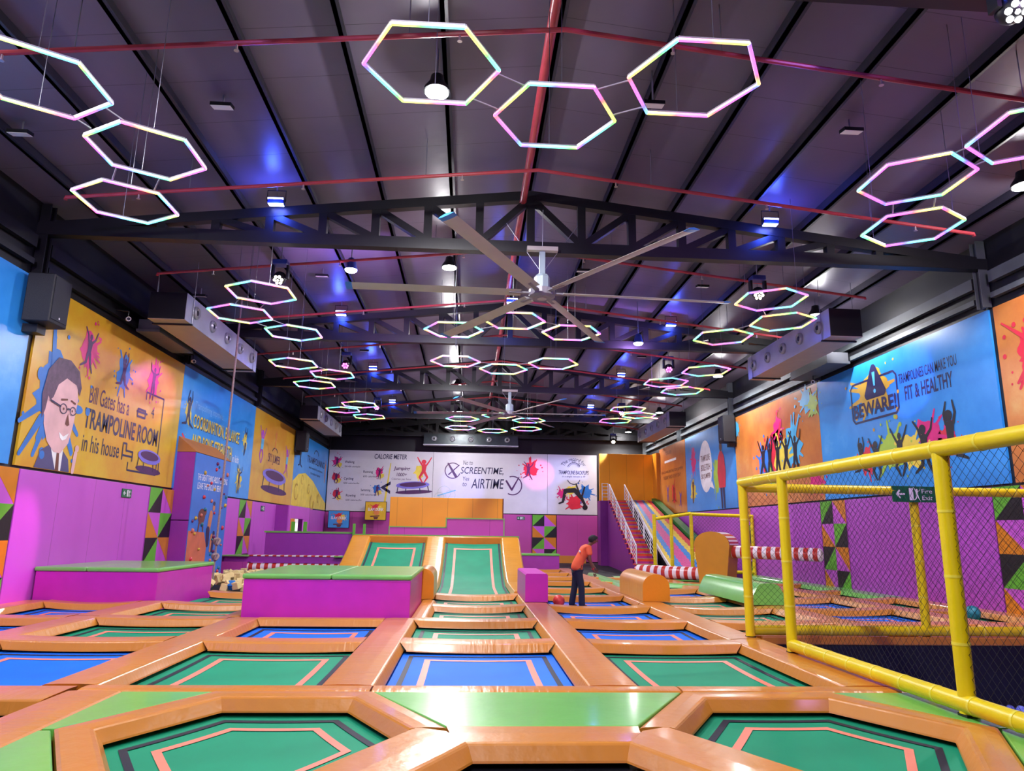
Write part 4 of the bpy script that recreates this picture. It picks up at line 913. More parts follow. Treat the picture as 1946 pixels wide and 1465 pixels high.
MB().prism(sd, (-.04, 0, 0)).build('side_panel', stair_side, t, label='plain purple side panel')
MB().box(sx(SY1)-.5, 11.3, SY1+.05, 42.17, FZ, SH_-.02).build('landing', stair_side, t)
def railing(y0, y1, off, nm):
    f = lambda y: SH_*(y-SY0)/(SY1-SY0)
    mb = MB(); 
    for h in (.95,): mb.tube([(sx(y0)+off, y0, f(y0)+h), (sx(y1)+off, y1, f(y1)+h)], .035, 8)
    for h in (.2, .39, .58, .77): mb.tube([(sx(y0)+off, y0, f(y0)+h), (sx(y1)+off, y1, f(y1)+h)], .012, 6)
    for y in (y0, (y0+y1)/2, y1): mb.tube([(sx(y)+off, y, f(y)-.05), (sx(y)+off, y, f(y)+.95)], .025, 8)
    mb.build('railing', white_steel, t, label='white metal railing')
for off in (.04, .94):
    railing(31.1, 34.3, off, ''); railing(34.5, 37.7, off, ''); railing(37.9, 41.1, off, '')
mb = MB()
for h in (.2, .4, .6, .8, .98): mb.tube([(7.85, 41.3, SH_+h), (8.2, 41.3, SH_+h)], .02, 6)
for x in (7.85, 8.2): mb.tube([(x, 41.3, SH_-.05), (x, 41.3, SH_+1.0)], .025, 8)
mb.build('landing_railing', white_steel, t)
t = thing('slide', 'wide rainbow slide of scalloped coloured lanes beside the stairs', 'slide', (9.8, 35, FZ))
LZ = lambda y: SH_*max(0, (y-28.6)/(41.6-28.6))**1.05
lanes = [(.0, .10, mat('lane_yellow', 'e8c840', .5, noise=.25, nscale=14)), (.10, .24, mat('lane_blue', '3a86cc', .5, noise=.25, nscale=14)), (.24, .48, mat('lane_pink', 'd0508e', .5, noise=.2, nscale=14)), (.48, .62, MATS['lane_blue']), (.62, .78, MATS['lane_yellow']), (.78, .95, mat('lane_red', 'd83a3c', .5, noise=.15, nscale=14))]
xl, xr = lambda y: 8.3 + .105*(y-28.6), lambda y: 10.45 + .03*(y-28.6)
for a, b, m in lanes:
    pts = []; fs = []; n = 104
    for j in range(n+1):
        y = 28.6 + 13*j/n; sc_ = .018*(j % 4 in (1, 2))
        ua, ub = a + (sc_ if a > 0 else 0), b + (sc_ if b < .9 else 0)
        pts += [(xl(y)+(xr(y)-xl(y))*ua, y, LZ(y)+.06), (xl(y)+(xr(y)-xl(y))*ub, y, LZ(y)+.06)]
    for j in range(n): fs.append((2*j, 2*j+1, 2*j+3, 2*j+2))
    MB().add(pts, fs).build('lane', m, t)
for f, m, nm, w_, hh in ((xl, white_m, 'left_edge', .06, .12), (xr, mat('slide_bank', '2f7a34', .45, noise=.08), 'green_bank', .38, .18)):
    mb = MB(); p = []
    for j in range(27):
        y = 28.6 + .5*j; x = f(y) + (.05 if f is xr else -.06); p.append([(x, y, LZ(y)-.02), (x+w_, y, LZ(y)-.02), (x+w_, y, LZ(y)+hh), (x, y, LZ(y)+hh)])
    q, fs = grid_strip(p, True); mb.add(q, fs + [(0, 1, 2, 3), (104, 105, 106, 107)]).build(nm, m, t)
MB().prism([(8.4, 28.7, FZ), (9.7, 41.6, FZ), (9.7, 41.6, SH_-.1)], (1.1, 0, 0)).build('under_frame', dark_steel, t)
amber_hi = seam_mat('amber_padding_bright', 'f8a812', 'X', 1.05, 0.4)
t = panel(Wall((0, 42.4, 0), (1, 0, 0), (0, 0, 1), (0, -1, 0)), 7.86, 11.2, FZ, 6.28, .2, amber_hi, 'tall_padding', 'tall amber padded wall behind the top of the stairs', 'wall padding')
MB().box(11.15, 11.35, 41.3, 42.3, SH_-.5, 6.3).build('side_return', amber2, t)

# ------------------------------------------------------------------ behind the ramps
MB().box(-3.4, 1.7, 26.0, 29.8, FZ, 1.28).build('ramp_deck', violet, None, 'violet deck behind the top of the curved ramps', 'platform')
MB().box(-4.1, 1.85, 25.92, 26.0, 1.26, 1.36).build('edge_trim', lime, None, 'long lime green edge strip along the top of the ramps', 'edge strip')
t = thing('fence', 'stepped purple padded fence with lime edging on top of the ramps', 'fence', (-.8, 26.9, 1.28))
MB().box(-2.95, -.83, 26.9, 27.0, 1.28, 1.62).box(-.83, 1.33, 26.9, 27.0, 1.28, 1.96).build('padding', purple_padx, t)
MB().box(-2.98, -.83, 26.88, 27.02, 1.62, 1.66).box(-.86, 1.36, 26.88, 27.02, 1.96, 2.0).box(-2.98, -2.94, 26.88, 27.02, 1.28, 1.62).box(1.32, 1.36, 26.88, 27.02, 1.28, 1.96).box(-.86, -.82, 26.88, 27.02, 1.62, 1.96).build('edging', lime, t)
t = thing('backstop', 'wide amber padded wall standing behind the curved ramps', 'wall padding', (-.9, 29.9, FZ))
MB().box(-3.3, 1.42, 29.85, 30.05, FZ, 2.88).build('padding', amber, t, bevel=.02); MB().box(1.42, 1.46, 29.84, 30.06, FZ, 2.88).build('edge', brown_ink, t)
platform(1.6, 3.9, 30.4, 31.2, .62, 'small far purple platform with a green top right of the ramps', violet)
MB().box(3.95, 7.3, 44.0, 44.5, FZ, .12).build('ledge_pad', orange, None, 'far orange ledge pad at the foot of the back wall', 'pad')

# ------------------------------------------------------------------ left far side: foam pit, bridge, dunk boards, ladder
t = thing('bridge', 'purple beam bridge with green tops and a red-white roller below, left of the ramps', 'bridge', (-6.6, 27, FZ))
MB().box(-8.92, -4.6, 26.9, 27.3, .3, .5).build('beam', violet, t); MB().box(-8.92, -8.0, 26.6, 27.3, .5, .54).box(-4.9, -4.2, 26.7, 27.3, .5, .54).build('top_pad', lime, t)
MB().box(-8.0, -4.7, 26.86, 27.3, .505, .55).build('striped_top', candyx, t)
MB().tube([(-8.05, 27.0, .12), (-4.6, 27.0, .12)], .14, 16).build('roller', candyx, t, label='red and white striped roller', smooth=True)
MB().box(-8.95, -8.05, 26.8, 27.3, FZ, .3).build('left_support', purple_padx, t); MB().box(-4.6, -4.0, 26.7, 27.3, FZ, .5).build('right_support', mat('bright_violet', '8a30d0', .4), t)
MB().box(-8.35, -4.8, 30.0, 30.2, FZ, 1.34).build('padded_barrier', violet, None, 'long violet padded barrier behind the striped bridge', 'barrier', bevel=.02)
MB().box(-8.4, -4.75, 29.97, 30.23, 1.34, 1.41).build('edge_trim', lime, None, 'grey-green edge strip on top of the long violet barrier', 'edge strip')
t = thing('ladder', 'green ladder with two tall stiles at the right end of the violet barrier', 'ladder', (-4.6, 29.8, FZ))
for x in (-4.72, -4.3): MB().box(x-.05, x+.05, 29.75, 29.85, FZ, 1.75).build('stile', lime_v, t)
for z in (.1, .5, .9, 1.28): MB().box(-4.68, -4.34, 29.74, 29.86, z-.05, z+.05).build('rung', lime_v, t)
MB().box(-4.7, -4.2, 29.9, 30.2, FZ, 1.2).build('dark_backing', black_v, t)
for x, nm in ((at(557, 1000, Y=30.35).x, 'left, beside the doorway'), (at(580, 1000, Y=30.35).x, 'right, in front of the white doorway')): MB().box(x-.07, x+.07, 30.3, 30.4, FZ, 1.8).build('post', lime_v, None, f'green post behind the violet barrier, the {nm}', 'post', 'pair of green posts behind the violet barrier')
def dunk(x0, x1, z0, z1, Y, m, label):
    t = thing('dunk_board', label, 'sign board', ((x0+x1)/2, Y, z0), 'slam dunk boards'); WD = Wall((0, Y, 0), (1, 0, 0), (0, 0, 1), (0, -1, 0)); w, h = x1-x0, z1-z0
    MB().box(x0, x1, Y, Y+.08, z0, z1).build('board', m, t); MB().box(x0-.03, x1+.03, Y+.005, Y+.09, z0-.03, z1+.03).build('frame', black_v, t)
    MB().box(x0+w*.45, x0+w*.55, Y+.09, YB-.1, z0+h*.4, z0+h*.5).build('bracket', dark_steel, t)
    shapes(WD, splash(7, x0+w*.5, z0+h*.68, w*.26, h*.26, 4, 4), red_ink, t, .006, 'paint_splash'); shapes(WD, splash(8, x0+w*.68, z0+h*.62, w*.2, h*.2, 4, 4), yellow_ink, t, .008, 'paint_splash')
    shapes(WD, [disc(x0+w*.55, z0+h*.42, w*.14)], orange_ink, t, .01, 'basketball'); shapes(WD, [[(x0+w*.25, z0+h*.22), (x0+w*.7, z0+h*.26), (x0+w*.7, z0+h*.2), (x0+w*.25, z0+h*.16)], [(x0+w*.4, z0+h*.16), (x0+w*.65, z0+h*.18), (x0+w*.6, z0+h*.04), (x0+w*.45, z0+h*.04)]], brown_ink, t, .012, 'hoop')
    text(WD, 'SLAM DUNK', x0+w*.12, z0+h*.5, w*.76, h*.17, white_ink, t, .014, bold=.02, shear=.1)
dunk(-8.6, -7.35, 1.62, 2.62, 44.2, mat('board_blue', '3a9ae0', .4, noise=.05), 'blue slam dunk board on the left of the back wall')
dunk(-6.35, -5.1, 2.12, 3.2, 44.0, mat('board_yellow', 'e0b418', .4, noise=.05), 'yellow slam dunk board higher up beside the amber wall')
t = thing('booth', 'purple padded booth with an open glowing white doorway in the far left corner', 'booth', (-8.7, 35.6, FZ))
MB().box(-8.95, -8.4, 33.5, 33.6, FZ, 2.58).build('front_panel', violet, t); MB().box(-8.43, -8.37, 33.6, 34.0, FZ, 2.58).box(-8.43, -8.37, 36.7, 37.9, FZ, 2.58).box(-8.43, -8.37, 34.0, 36.7, 2.0, 2.58).build('side_panel', purple_pad, t)
MB().box(-8.75, -8.65, 34.0, 36.7, FZ, 2.0).build('doorway', mat('doorway_glow', 'e8e8e8', .5, emit='ffffff', estr=.5), t); MB().box(-8.45, -8.36, 34.02, 34.8, FZ, 1.98).build('door_leaf', orange_flat, t)  # glowing panel stands in for the light beyond the doorway
MB().box(-8.95, -8.37, 37.9, 38.0, FZ, 2.58).build('rear_panel', violet, t)
# foam cubes
g = random.Random(9); cream, cube_blue = mat('foam_cream', 'e4cf8e', .8, noise=.08), mat('foam_blue', '2b7fd0', .8, noise=.08)
cb = MB(); cb.box(-.09, .09, -.09, .09, -.09, .09); protoc = {}
fp = MB().box(-6.3, -4.1, 18.55, 26.6, FZ, -.2).build('foam_pit_base', concrete, kind='structure')
for k in range(230):
    x = g.uniform(-8.1, -4.3); y = 18.9 + 7.5*g.random(); z = -.15 + g.uniform(0, .16) + .1*(1-abs(y-20.5)/7)
    v = Vector((x, y, z)) - Vector((0, 0, CAMZ)); dz = v.dot(CF); px = IW/2 + FPX*v.dot(CR)/dz
    if not (385 < px < 520): continue
    bl = (abs(px-425) < 18 and y < 20.2 and g.random() < .45)
    if bl not in protoc:
        o = protoc[bl] = MB().add(cb.v, cb.f).build('foam_cube', cube_blue if bl else cream, None, bevel=.012, loc=(0, 0, 0))
    else: o = protoc[bl].copy(); col.objects.link(o)
    o.location = (x, y, z); o.rotation_euler = (g.uniform(0, 3), g.uniform(0, 3), g.uniform(0, 3))
    tag(o, 'blue foam cube on top of the cream ones in the foam pit' if bl else 'cream foam cube heaped in the foam pit left of the big magenta platform', 'foam cube', 'blue foam cubes' if bl else 'cream foam cubes')
# climbing tower
t = thing('climbing_tower', 'climbing tower with a cartoon climber picture, coloured holds and a sloped tan roof', 'climbing wall', (-8.7, 23.5, FZ))
TXF, TY0, TY1 = -8.42, 22.0, 25.2
MB().box(XL+.01, TXF-.02, TY0, TY1, 1.72, 3.78).build('upper_side', violet, t, bevel=.01); MB().box(XL+.01, TXF-.02, TY0, TY1, FZ, 1.7).build('lower_side', violet, t, bevel=.01)
MB().prism([(XL+.01, TY0-.02, 3.78), (TXF+.02, TY0-.02, 3.78), (XL+.01, TY0-.02, 4.3)], (0, TY1-TY0+.04, 0)).build('roof', mat('tan_roof', 'b8763c', .5, noise=.06), t)
WT = Wall((TXF-.02, 0, 0), (0, 1, 0), (0, 0, 1), (1, 0, 0))
MB().prism([WT.P(u, v, 0) for u, v in ((TY0, FZ), (TY1, FZ), (TY1, 3.77), (TY0, 3.77))], (.02, 0, 0)).build('face_board', mat('tower_blue', '2e6fcc', .45, noise=.12, nscale=1), t)
shapes(WT, [[(TY0, FZ), (TY0+1.55, FZ), (TY0+1.6, .9), (TY0+1.3, 1.35), (TY0, 1.4)]], mat('rock_ink', 'c86a4c', .5, noise=.12), t, .022, 'painted_rock')
shapes(WT, [disc(TY0+.95, 1.85, .3, .24), cap2((TY0+.8, 1.7), (TY0+.75, 1.4), .05, .04), cap2((TY0+1.1, 1.7), (TY0+1.15, 1.4), .05, .04), disc(TY0+1.22, 2.0, .12)], brown_ink, t, .026, 'painted_goat')
shapes(WT, [cap2((TY0+1.75, 1.9), (TY0+1.65, 1.45), .16, .14), disc(TY0+1.95, 2.15, .11), cap2((TY0+2.0, 1.2), (TY0+1.95, .8), .12, .09)], mat('ink_climber', 'c07850', .5), t, .026, 'painted_climbers')
shapes(WT, [cap2((TY0+1.6, 1.4), (TY0+1.65, 1.0), .15, .12), cap2((TY0+2.15, 1.3), (TY0+2.1, .8), .1, .09), disc(TY0+1.95, 2.28, .1, .07)], navy_ink, t, .028, 'painted_clothes')
text(WT, "THE GREAT THING ABOUT CLIMBING", TY0+.3, 2.95, 2.7, .2, white_ink, t, .024); text(WT, 'LEAVE THE GROUND BEHIND', TY0+.35, 2.68, 2.3, .2, white_ink, t, .024)
holds = [mat('hold_red', 'c8283c', .4, bump=.3, bscale=30), mat('hold_teal', '1c6a7c', .4, bump=.3, bscale=30), mat('hold_plum', '6a1c5c', .4, bump=.3, bscale=30), mat('hold_yellow', 'c8a030', .4, bump=.3, bscale=30), mat('hold_coral', 'c86a5c', .4, bump=.3, bscale=30)]
for k in range(38):
    v = FZ + .4 + 3.6*(k/38); u = TY0 + .2 + (TY1-TY0-.4)*g.random(); p = WT.P(u, v, .03)
    MB().sphere(p, g.uniform(.05, .085), 8, 5, (.7, 1, g.uniform(.6, 1))).build('hold', holds[k % 5], t, smooth=True)
# climbing rope
rp = mat('rope', '9c8686', .85, bump=.6, bscale=40, noise=.2, nscale=30)
t = thing('climbing_rope', 'hanging climbing rope with two thick knots in front of the climbing tower', 'rope', (-7.03, 20.5, .05))
MB().tube([(-7.0, 20.5, ROOF(-7.0)), (-7.02, 20.5, 4), (-7.04, 20.5, .4), (-7.04, 20.52, .05)], [.03, .03, .03, .025], 10).build('rope_line', rp, t, smooth=True)
for z in (1.12, .7):
    MB().tube([Vector((-7.03, 20.5, z)) + Vector((.07*math.cos(a), .05*math.sin(2*a), .08*math.sin(a))) for a in [i*.45 for i in range(15)]], .04, 8).build('knot', rp, t, smooth=True)
# two balls on the trampolines
def ballp(x, y, z, r, m, label):
    MB().sphere((x, y, z+r), r, 20, 12).build('dodge_ball', m, None, label, 'ball', smooth=True, loc=(x, y, z))
ballp(2.15, 16.85, -.19, .14, mat('ball_red', 'd84038', .4, noise=.3, nscale=9), 'red dodge ball beside the person on the blue trampoline')
ballp(10.55, 14.6, -.16, .15, mat('ball_teal', '1f7f90', .4, noise=.35, nscale=9), 'teal dodge ball seen through the net near the right wall')

# ------------------------------------------------------------------ ceiling fans
def fan(hx, hy, hz, rot, label, top=7.38):
    t = thing('ceiling_fan', label, 'ceiling fan', (hx, hy, hz), 'huge six-blade ceiling fans')
    MB().box(hx-.33, hx+.33, hy-.12, hy+.12, top, top+.09).build('mounting_beam', grey_alu, t)
    MB().box(hx-.06, hx+.06, hy-.06, hy+.06, hz+.3, top+.05).build('down_rod', motor_m, t)
    MB().lathe([(.15, .12), (.17, .16), (.17, .4), (.13, .46), (.07, .48)], (hx, hy, hz), n=8).build('motor', motor_m, t)
    MB().lathe([(.2, -.06), (.28, -.02), (.28, .12), (.2, .15)], (hx, hy, hz), n=18).build('hub', hub_grey, t)
    MB().lathe([(.1, -.075), (.1, -.055)], (hx, hy, hz), n=18).build('hub_badge', grey_alu, t)
    for k in range(6):
        a = R(rot + 60*k); d = Vector((math.cos(a), math.sin(a), 0)); s = Vector((-d.y, d.x, 0)); c = Vector((hx, hy, hz+.05)); tilt = R(12)
        sec = [(-.13, 0), (-.09, .022), (0, .036), (.09, .02), (.14, 0), (.05, -.008), (-.06, -.008)]
        def ring(r, w=1): return [c + d*r + (s*math.cos(tilt) + Vector((0, 0, math.sin(tilt))))*(p*w) + Vector((0, 0, 1))*q - Vector((0, 0, .02*(r/4)**2)) for p, q in sec]
        rows = [ring(r) for r in (.45, 1.2, 2.2, 3.2, 3.95)]; p, f = grid_strip(rows, True); n = len(sec)
        b = MB().add(p, f + [tuple(range(n)), tuple(4*n + i for i in range(n))]).build('blade', grey_alu, t, smooth=True)
        rows = [ring(3.95, 1.05), ring(4.08, 1.1)]; p, f = grid_strip(rows, True); MB().add(p, f + [tuple(n + i for i in range(n))]).build('blade_tip', cyan_tip, b, label='blue blade tip')
        MB().bar(c + d*.24, c + d*.7, .1, .03).build('blade_arm', hub_grey, t)
    for a in (30, 150, 270):
        q = Vector((hx + 1.1*math.cos(R(a)), hy + .12*math.sin(R(a)), 8.3)); MB().tube([(hx, hy, hz+.5), q], .008, 5).build('stay_wire', wire_m, t)
    return t
fan(1.42, 13.98, 6.4, 2, 'huge grey six-blade ceiling fan nearest the camera, hung from the big front truss')
fan(1.62, 29.3, 6.4, -3, 'smaller-looking far six-blade ceiling fan above the back wall mural', 7.38)

# ------------------------------------------------------------------ red sprinkler pipes
PIPEY = [8.5, 12.4, 16.3, 20.2, 24.1, 28.0, 31.9, 35.8, 39.7]
PN = ['crossing the top of the picture', 'in front of the big front truss', 'just behind the big front truss', 'behind the big front fan', 'under the second truss', 'in front of the third truss', 'behind the third truss', 'near the far fan, second from the back', 'last one before the back wall']
pz = lambda x: 8.42 - .111*abs(x-RX)
for y, nm in zip(PIPEY, PN):
    t = thing('sprinkler_pipe', f'red sprinkler branch pipe {nm}', 'pipe', (RX, y, 8.4), 'red sprinkler branch pipes')
    MB().tube([(-7.6, y, pz(-7.6)-.05), (-7.6, y, pz(-7.6)), (RX, y, pz(RX)), (9.9, y, pz(9.9)), (9.9, y, pz(9.9)-.05)], .035, 8).build('pipe_run', red_pipe, t, smooth=True)
    for x in (-6.3, -3.3, -.3, 2.7, 5.7, 8.7):
        s = MB().tube([(x, y, pz(x)), (x, y, pz(x)-.11)], .016, 6).tube([(x, y, pz(x)-.11), (x, y, pz(x)-.12)], .035, 8).build('sprinkler_head', brass, t)
    for x in (-5.4, -1.0, 3.4, 7.8): MB().tube([(x, y, pz(x)), (x, y, ROOF(x))], .008, 5).build('hanger_rod', wire_m, t)
t = thing('sprinkler_main', 'thick red sprinkler main pipe running along under the roof ridge', 'pipe', (1.0, 20, 8.55))
MB().tube([(1.0, Y0+.2, 8.57), (1.0, 44.9, 8.57)], .075, 12).build('pipe_run', red_pipe, t, smooth=True)
for y in range(-4, 45, 4): MB().tube([(1.0, y+.2, 8.62), (1.0, y+.2, 9.2)], .01, 5).build('hanger_rod', wire_m, t)

# ------------------------------------------------------------------ hexagon LED lights
HZ_ = 6.5; RAD = .745
hexp = thing('hexagon_light', 'x', 'hexagon light', (0, 0, HZ_), 'glowing rainbow hexagon lights')
for k in range(6):
    a, b = R(60*k), R(60*k+60); p = Vector((math.cos(a), math.sin(a), 0))*RAD; q = Vector((math.cos(b), math.sin(b), 0))*RAD
    MB().tube([p + Vector((0, 0, HZ_)), q + Vector((0, 0, HZ_))], .021, 8).build('light_tube', MATS['led'], hexp, smooth=True)
    p2, q2 = p*1.0, q*1.0
    MB().bar(p2 + Vector((0, 0, HZ_+.025)), q2 + Vector((0, 0, HZ_+.025)), .03, .018).build('aluminium_profile', hub_grey, hexp)
HX = [(-.54, 6.84, 'upper left of the trio at the top centre of the picture'), (.93, 7.69, 'lower middle of the trio at the top centre of the picture'), (2.4, 6.84, 'right one of the trio at the top centre of the picture'),
      (-5.08, 7.46, 'cut off by the upper left edge of the picture'), (-4.52, 8.97, 'middle one of the trio at the upper left'), (-5.53, 10.55, 'lowest of the trio at the upper left, against the truss'),
      (6.98, 7.5, 'cut off by the upper right edge of the picture'), (6.25, 8.78, 'upper of the pair at the upper right'), (7.16, 10.29, 'lower of the pair at the upper right'),
      (-4.62, 14.71, 'first of the left trio below the big truss'), (-5.57, 16.32, 'second of the left trio, crossed by the hanging rope'), (-4.68, 17.85, 'third of the left trio below the big truss'),
      (-.51, 17.1, 'left one of the trio behind the big fan'), (.98, 16.16, 'middle one of the trio behind the big fan hub'), (2.49, 17.04, 'right one of the trio behind the big fan'),
      (6.4, 14.03, 'topmost of the right trio beside the near duct'), (7.35, 15.56, 'middle of the right trio beside the near duct'), (6.42, 17.0, 'lowest of the right trio beside the near duct'),
      (-5.53, 21.34, 'first of the left trio below the second truss'), (-4.61, 22.77, 'second of the left trio below the second truss'), (-5.56, 24.5, 'third of the left trio below the second truss'),
      (-.52, 20.46, 'left one of the centre trio below the second truss'), (.96, 21.3, 'middle one of the centre trio below the second truss'), (2.43, 20.4, 'right one of the centre trio below the second truss'),
      (7.25, 20.75, 'topmost of the right trio below the second truss'), (6.5, 22.6, 'middle of the right trio below the second truss'), (7.45, 23.9, 'lowest of the right trio below the second truss'),
      (-4.58, 28.34, 'first of the far left trio'), (-5.48, 29.75, 'second of the far left trio'), (-4.6, 31.4, 'third of the far left trio'),
      (-.4, 31.4, 'upper left of the group round the far fan'), (-.53, 34.2, 'lower left of the group round the far fan'), (1.09, 35.0, 'lowest of the group under the far fan'), (2.72, 34.03, 'lower right of the group round the far fan'), (2.62, 31.4, 'upper right of the group round the far fan'), (1.2, 30.2, 'half hidden behind the far fan hub'),
      (6.4, 27.88, 'first of the far right trio'), (7.2, 29.3, 'second of the far right trio'), (6.5, 30.91, 'third of the far right trio, beside a white lamp')]
for i, (x, y, lb) in enumerate(HX):
    o = hexp if i == 0 else copy_tree(hexp)
    if abs(x-RX) > 4: o.rotation_euler = (0, 0, R(30))
    for k in (1, 4):
        an = R(60*k + (30 if abs(x-RX) > 4 else 0)+30); wx, wy = x + RAD*.86*math.cos(an), y + RAD*.86*math.sin(an)
        wo = MB().tube([(0, 0, HZ_+.03), (0, 0, ROOF(wx)+.01)], .005, 4).build('suspension_wire', wire_m)
        wo.parent = o; wo.location = (RAD*.86*math.cos(R(60*k+30)), RAD*.86*math.sin(R(60*k+30)), -HZ_); 
        for q in wo.data.vertices: q.co = q.co + Vector((0, 0, HZ_+.03))
    o.location = (x, y, HZ_); o['base'] = [x, y, HZ_]; o['label'] = 'rainbow hexagon light, ' + lb
def link(i, j, group_obj):
    a, b = Vector((*HX[i][:2], HZ_+.03)), Vector((*HX[j][:2], HZ_+.03)); d = (b-a); L = d.length; d.normalize(); s = Vector((-d.y, d.x, 0))
    for k in (.28, -.28): 
        mb = MB().tube([a + d*(RAD*.88) + s*k, b - d*(RAD*.88) + s*k], .012, 5); inv = Matrix.Rotation(-group_obj.rotation_euler.z, 3, 'Z'); bb = Vector(group_obj['base'])
        mb.v = [tuple(inv @ (Vector(v) - bb) + bb) for v in mb.v]; mb.build('link_rod', hub_grey, group_obj)
roots = [o for o in col.objects if o.name.startswith('hexagon_light')]
roots.sort(key=lambda o: o.name)
for i, j in ((0, 1), (1, 2), (3, 4), (4, 5), (6, 7), (7, 8), (9, 10), (10, 11), (12, 13), (13, 14), (15, 16), (16, 17), (18, 19), (19, 20), (21, 22), (22, 23), (24, 25), (25, 26)): link(i, j, roots[i])

# ------------------------------------------------------------------ lamps
def high_bay(x, y, z, power, label, spread=172, color=(1, .97, 1)):
    t = thing('high_bay_lamp', label, 'lamp', (x, y, z), 'white high-bay lamps')
    MB().lathe([(.05, .3), (.1, .28), (.12, .18), (.2, .06), (.21, 0), (.19, 0)], (x, y, z), n=20).build('housing', dark_steel, t, smooth=True)
    MB().lathe([(.185, -.012), (.185, .004)], (x, y, z), n=20).build('lens', lens_white, t)
    MB().tube([(x, y, z+.28), (x, y, ROOF(x))], .012, 6).build('hanger', wire_m, t)
    lamp('lamp_light', 'SPOT', (x, y, z-.06), power, color, t, .16, (x, y, 0), spread, .25)
    lamp('lamp_glow', 'POINT', (x, y, z-.1), power*.12, color, t, .1)
for y, lb in ((-4.0, 'unseen white high-bay lamp added behind the camera'), (2.4, 'unseen white high-bay lamp added above the camera'), (9.84, 'glaring white lamp inside the upper left hexagon of the top centre trio'), (17.3, 'white lamp left of the big fan hub'), (24.8, 'white lamp beyond the second truss on the ridge line'), (32.3, 'white lamp left of the ridge above the far fan'), (39.8, 'farthest white lamp on the ridge line')):  # first two are out of view, added to light the near hall
    high_bay(-.68, y, 8.25, W_FLOOD, lb)
for y, lb in ((11.0, 'white lamp high above the right wall, cut off by the right picture edge'), (18.72, 'white lamp above the near right duct'), (26.8, 'white lamp above the right wall beyond the near duct'), (35.6, 'white lamp beside the far right duct'), (42.9, 'farthest white lamp at the right above the stairs')):
    high_bay(9.85, y, 7.75, W_FLOOD*.75, lb, 150)
for y, lb in ((8.0, 'unseen white lamp added above the left wall outside the picture'), (25.5, 'white lamp above the left wall hidden behind the near left duct'), (40.5, 'white lamp in the far left corner above the booth')):
    if y < 10: high_bay(-7.6, y, 7.75, W_FLOOD*.7, lb)  # only the near one is built, added out of view for its light
def blue_flood(x, y, z, label):
    t = thing('blue_floodlight', label, 'floodlight', (x, y, z), 'blue floodlights on the trusses')
    MB().box(x-.17, x+.17, y-.06, y+.1, z, z+.14).build('housing', blue_case, t, bevel=.02)
    MB().prism([(x-.16, y-.07, z+.11), (x+.16, y-.07, z+.11), (x+.16, y-.03, z-.005), (x-.16, y-.03, z-.005)], (0, .012, 0)).box(x-.15, x+.15, y-.03, y+.08, z-.02, -.004+z).build('lens', lens_blue, t)
    MB().tube([(x-.19, y, z+.05), (x-.19, y, z+.3), (x+.19, y, z+.3), (x+.19, y, z+.05)], .012, 6).build('yoke', dark_steel, t)
    MB().tube([(x, y, z+.3), (x, y, ROOF(x))], .015, 6).build('hanger', wire_m, t)
    lamp('blue_light', 'POINT', (x, y-.12, z-.1), W_BLUE, (.03, .08, 1), t, .08)
for y, k in ((13.84, 'on the big front truss'), (21.5, 'on the second truss'), (29.1, 'on the third truss'), (36.8, 'on the far truss behind the fan')):
    for x, sd in ((-4.22, 'left'), (6.42, 'right')): blue_flood(x, y, 8.18, f'blue-glowing floodlight {k}, {sd} side')
blue_flood(1.12, 19.8, 8.2, 'blue-glowing floodlight just below the red ridge pipe behind the big fan')
blue_flood(5.4, 6.2, 7.9, 'blue-glowing floodlight at the top right corner of the picture')
def moving_head(x, y, z, lens, tilt, label, beam=None):
    t = thing('moving_head', label, 'stage light', (x, y, z), 'disco moving-head lights')
    MB().box(x-.17, x+.17, y-.14, y+.14, z+.3, z+.42).build('base', blue_case, t, bevel=.02)
    MB().box(x-.2, x-.15, y-.07, y+.07, z-.02, z+.3).build('yoke_arm', dark_steel, t); MB().box(x+.15, x+.2, y-.07, y+.07, z-.02, z+.3).build('yoke_arm', dark_steel, t)
    MB().sphere((x, y, z), .15, 16, 10).build('head', dark_steel, t, smooth=True)
    dirv = Vector(tilt).normalized(); a = dirv.orthogonal().normalized(); b = dirv.cross(a); c = Vector((x, y, z))
    for k in range(7):
        o = Vector((0, 0, 0)) if k == 6 else (a*math.cos(k*math.pi/3) + b*math.sin(k*math.pi/3))*.085
        MB().sphere(c + dirv*.125 + o, .036, 8, 6).build('lens', lens, t, smooth=True)
    MB().tube([(x, y, z+.42), (x, y, ROOF(x) if y > 20 else 8.3)], .015, 6).build('hanger', wire_m, t)
    if beam: lamp('beam', 'SPOT', c + dirv*.2, beam[0], beam[1], t, .06, beam[2], beam[3], .6)
tl = (-.1, -.7, -.7)
moving_head(-4.6, 15.9, 7.0+.3, lens_warm, tl, 'bright moving-head stage light under the left part of the big front truss', (1500, (1, .2, .75), (-9.0, 14.7, .9), 14))
moving_head(6.9, 15.8, 7.0+.3, lens_warm, tl, 'bright moving-head stage light under the right part of the big front truss', (1200, (.55, .3, 1), (11.3, 17.0, 5.6), 24))
moving_head(-4.6, 25.0, 7.4, lens_magenta, tl, 'magenta moving-head stage light left of the centre, behind the second truss', (800, (1, .2, .9), (-9, 20.0, 4.9), 22))
moving_head(7.2, 24.6, 7.5, lens_magenta, tl, 'magenta moving-head stage light at the right, behind the second truss', (900, (1, .25, .8), (11.3, 26.5, 4.9), 20))
moving_head(-4.6, 33.8, 7.4, lens_magenta, tl, 'small far moving-head stage light left of the far fan', (5000, (.3, .3, 1), (-.5, 44.9, 4.4), 14))
moving_head(7.4, 33.6, 7.4, lens_warm, tl, 'small far moving-head stage light right of the far fan', (5000, (1, .12, .4), (4.4, 44.9, 5.2), 11))
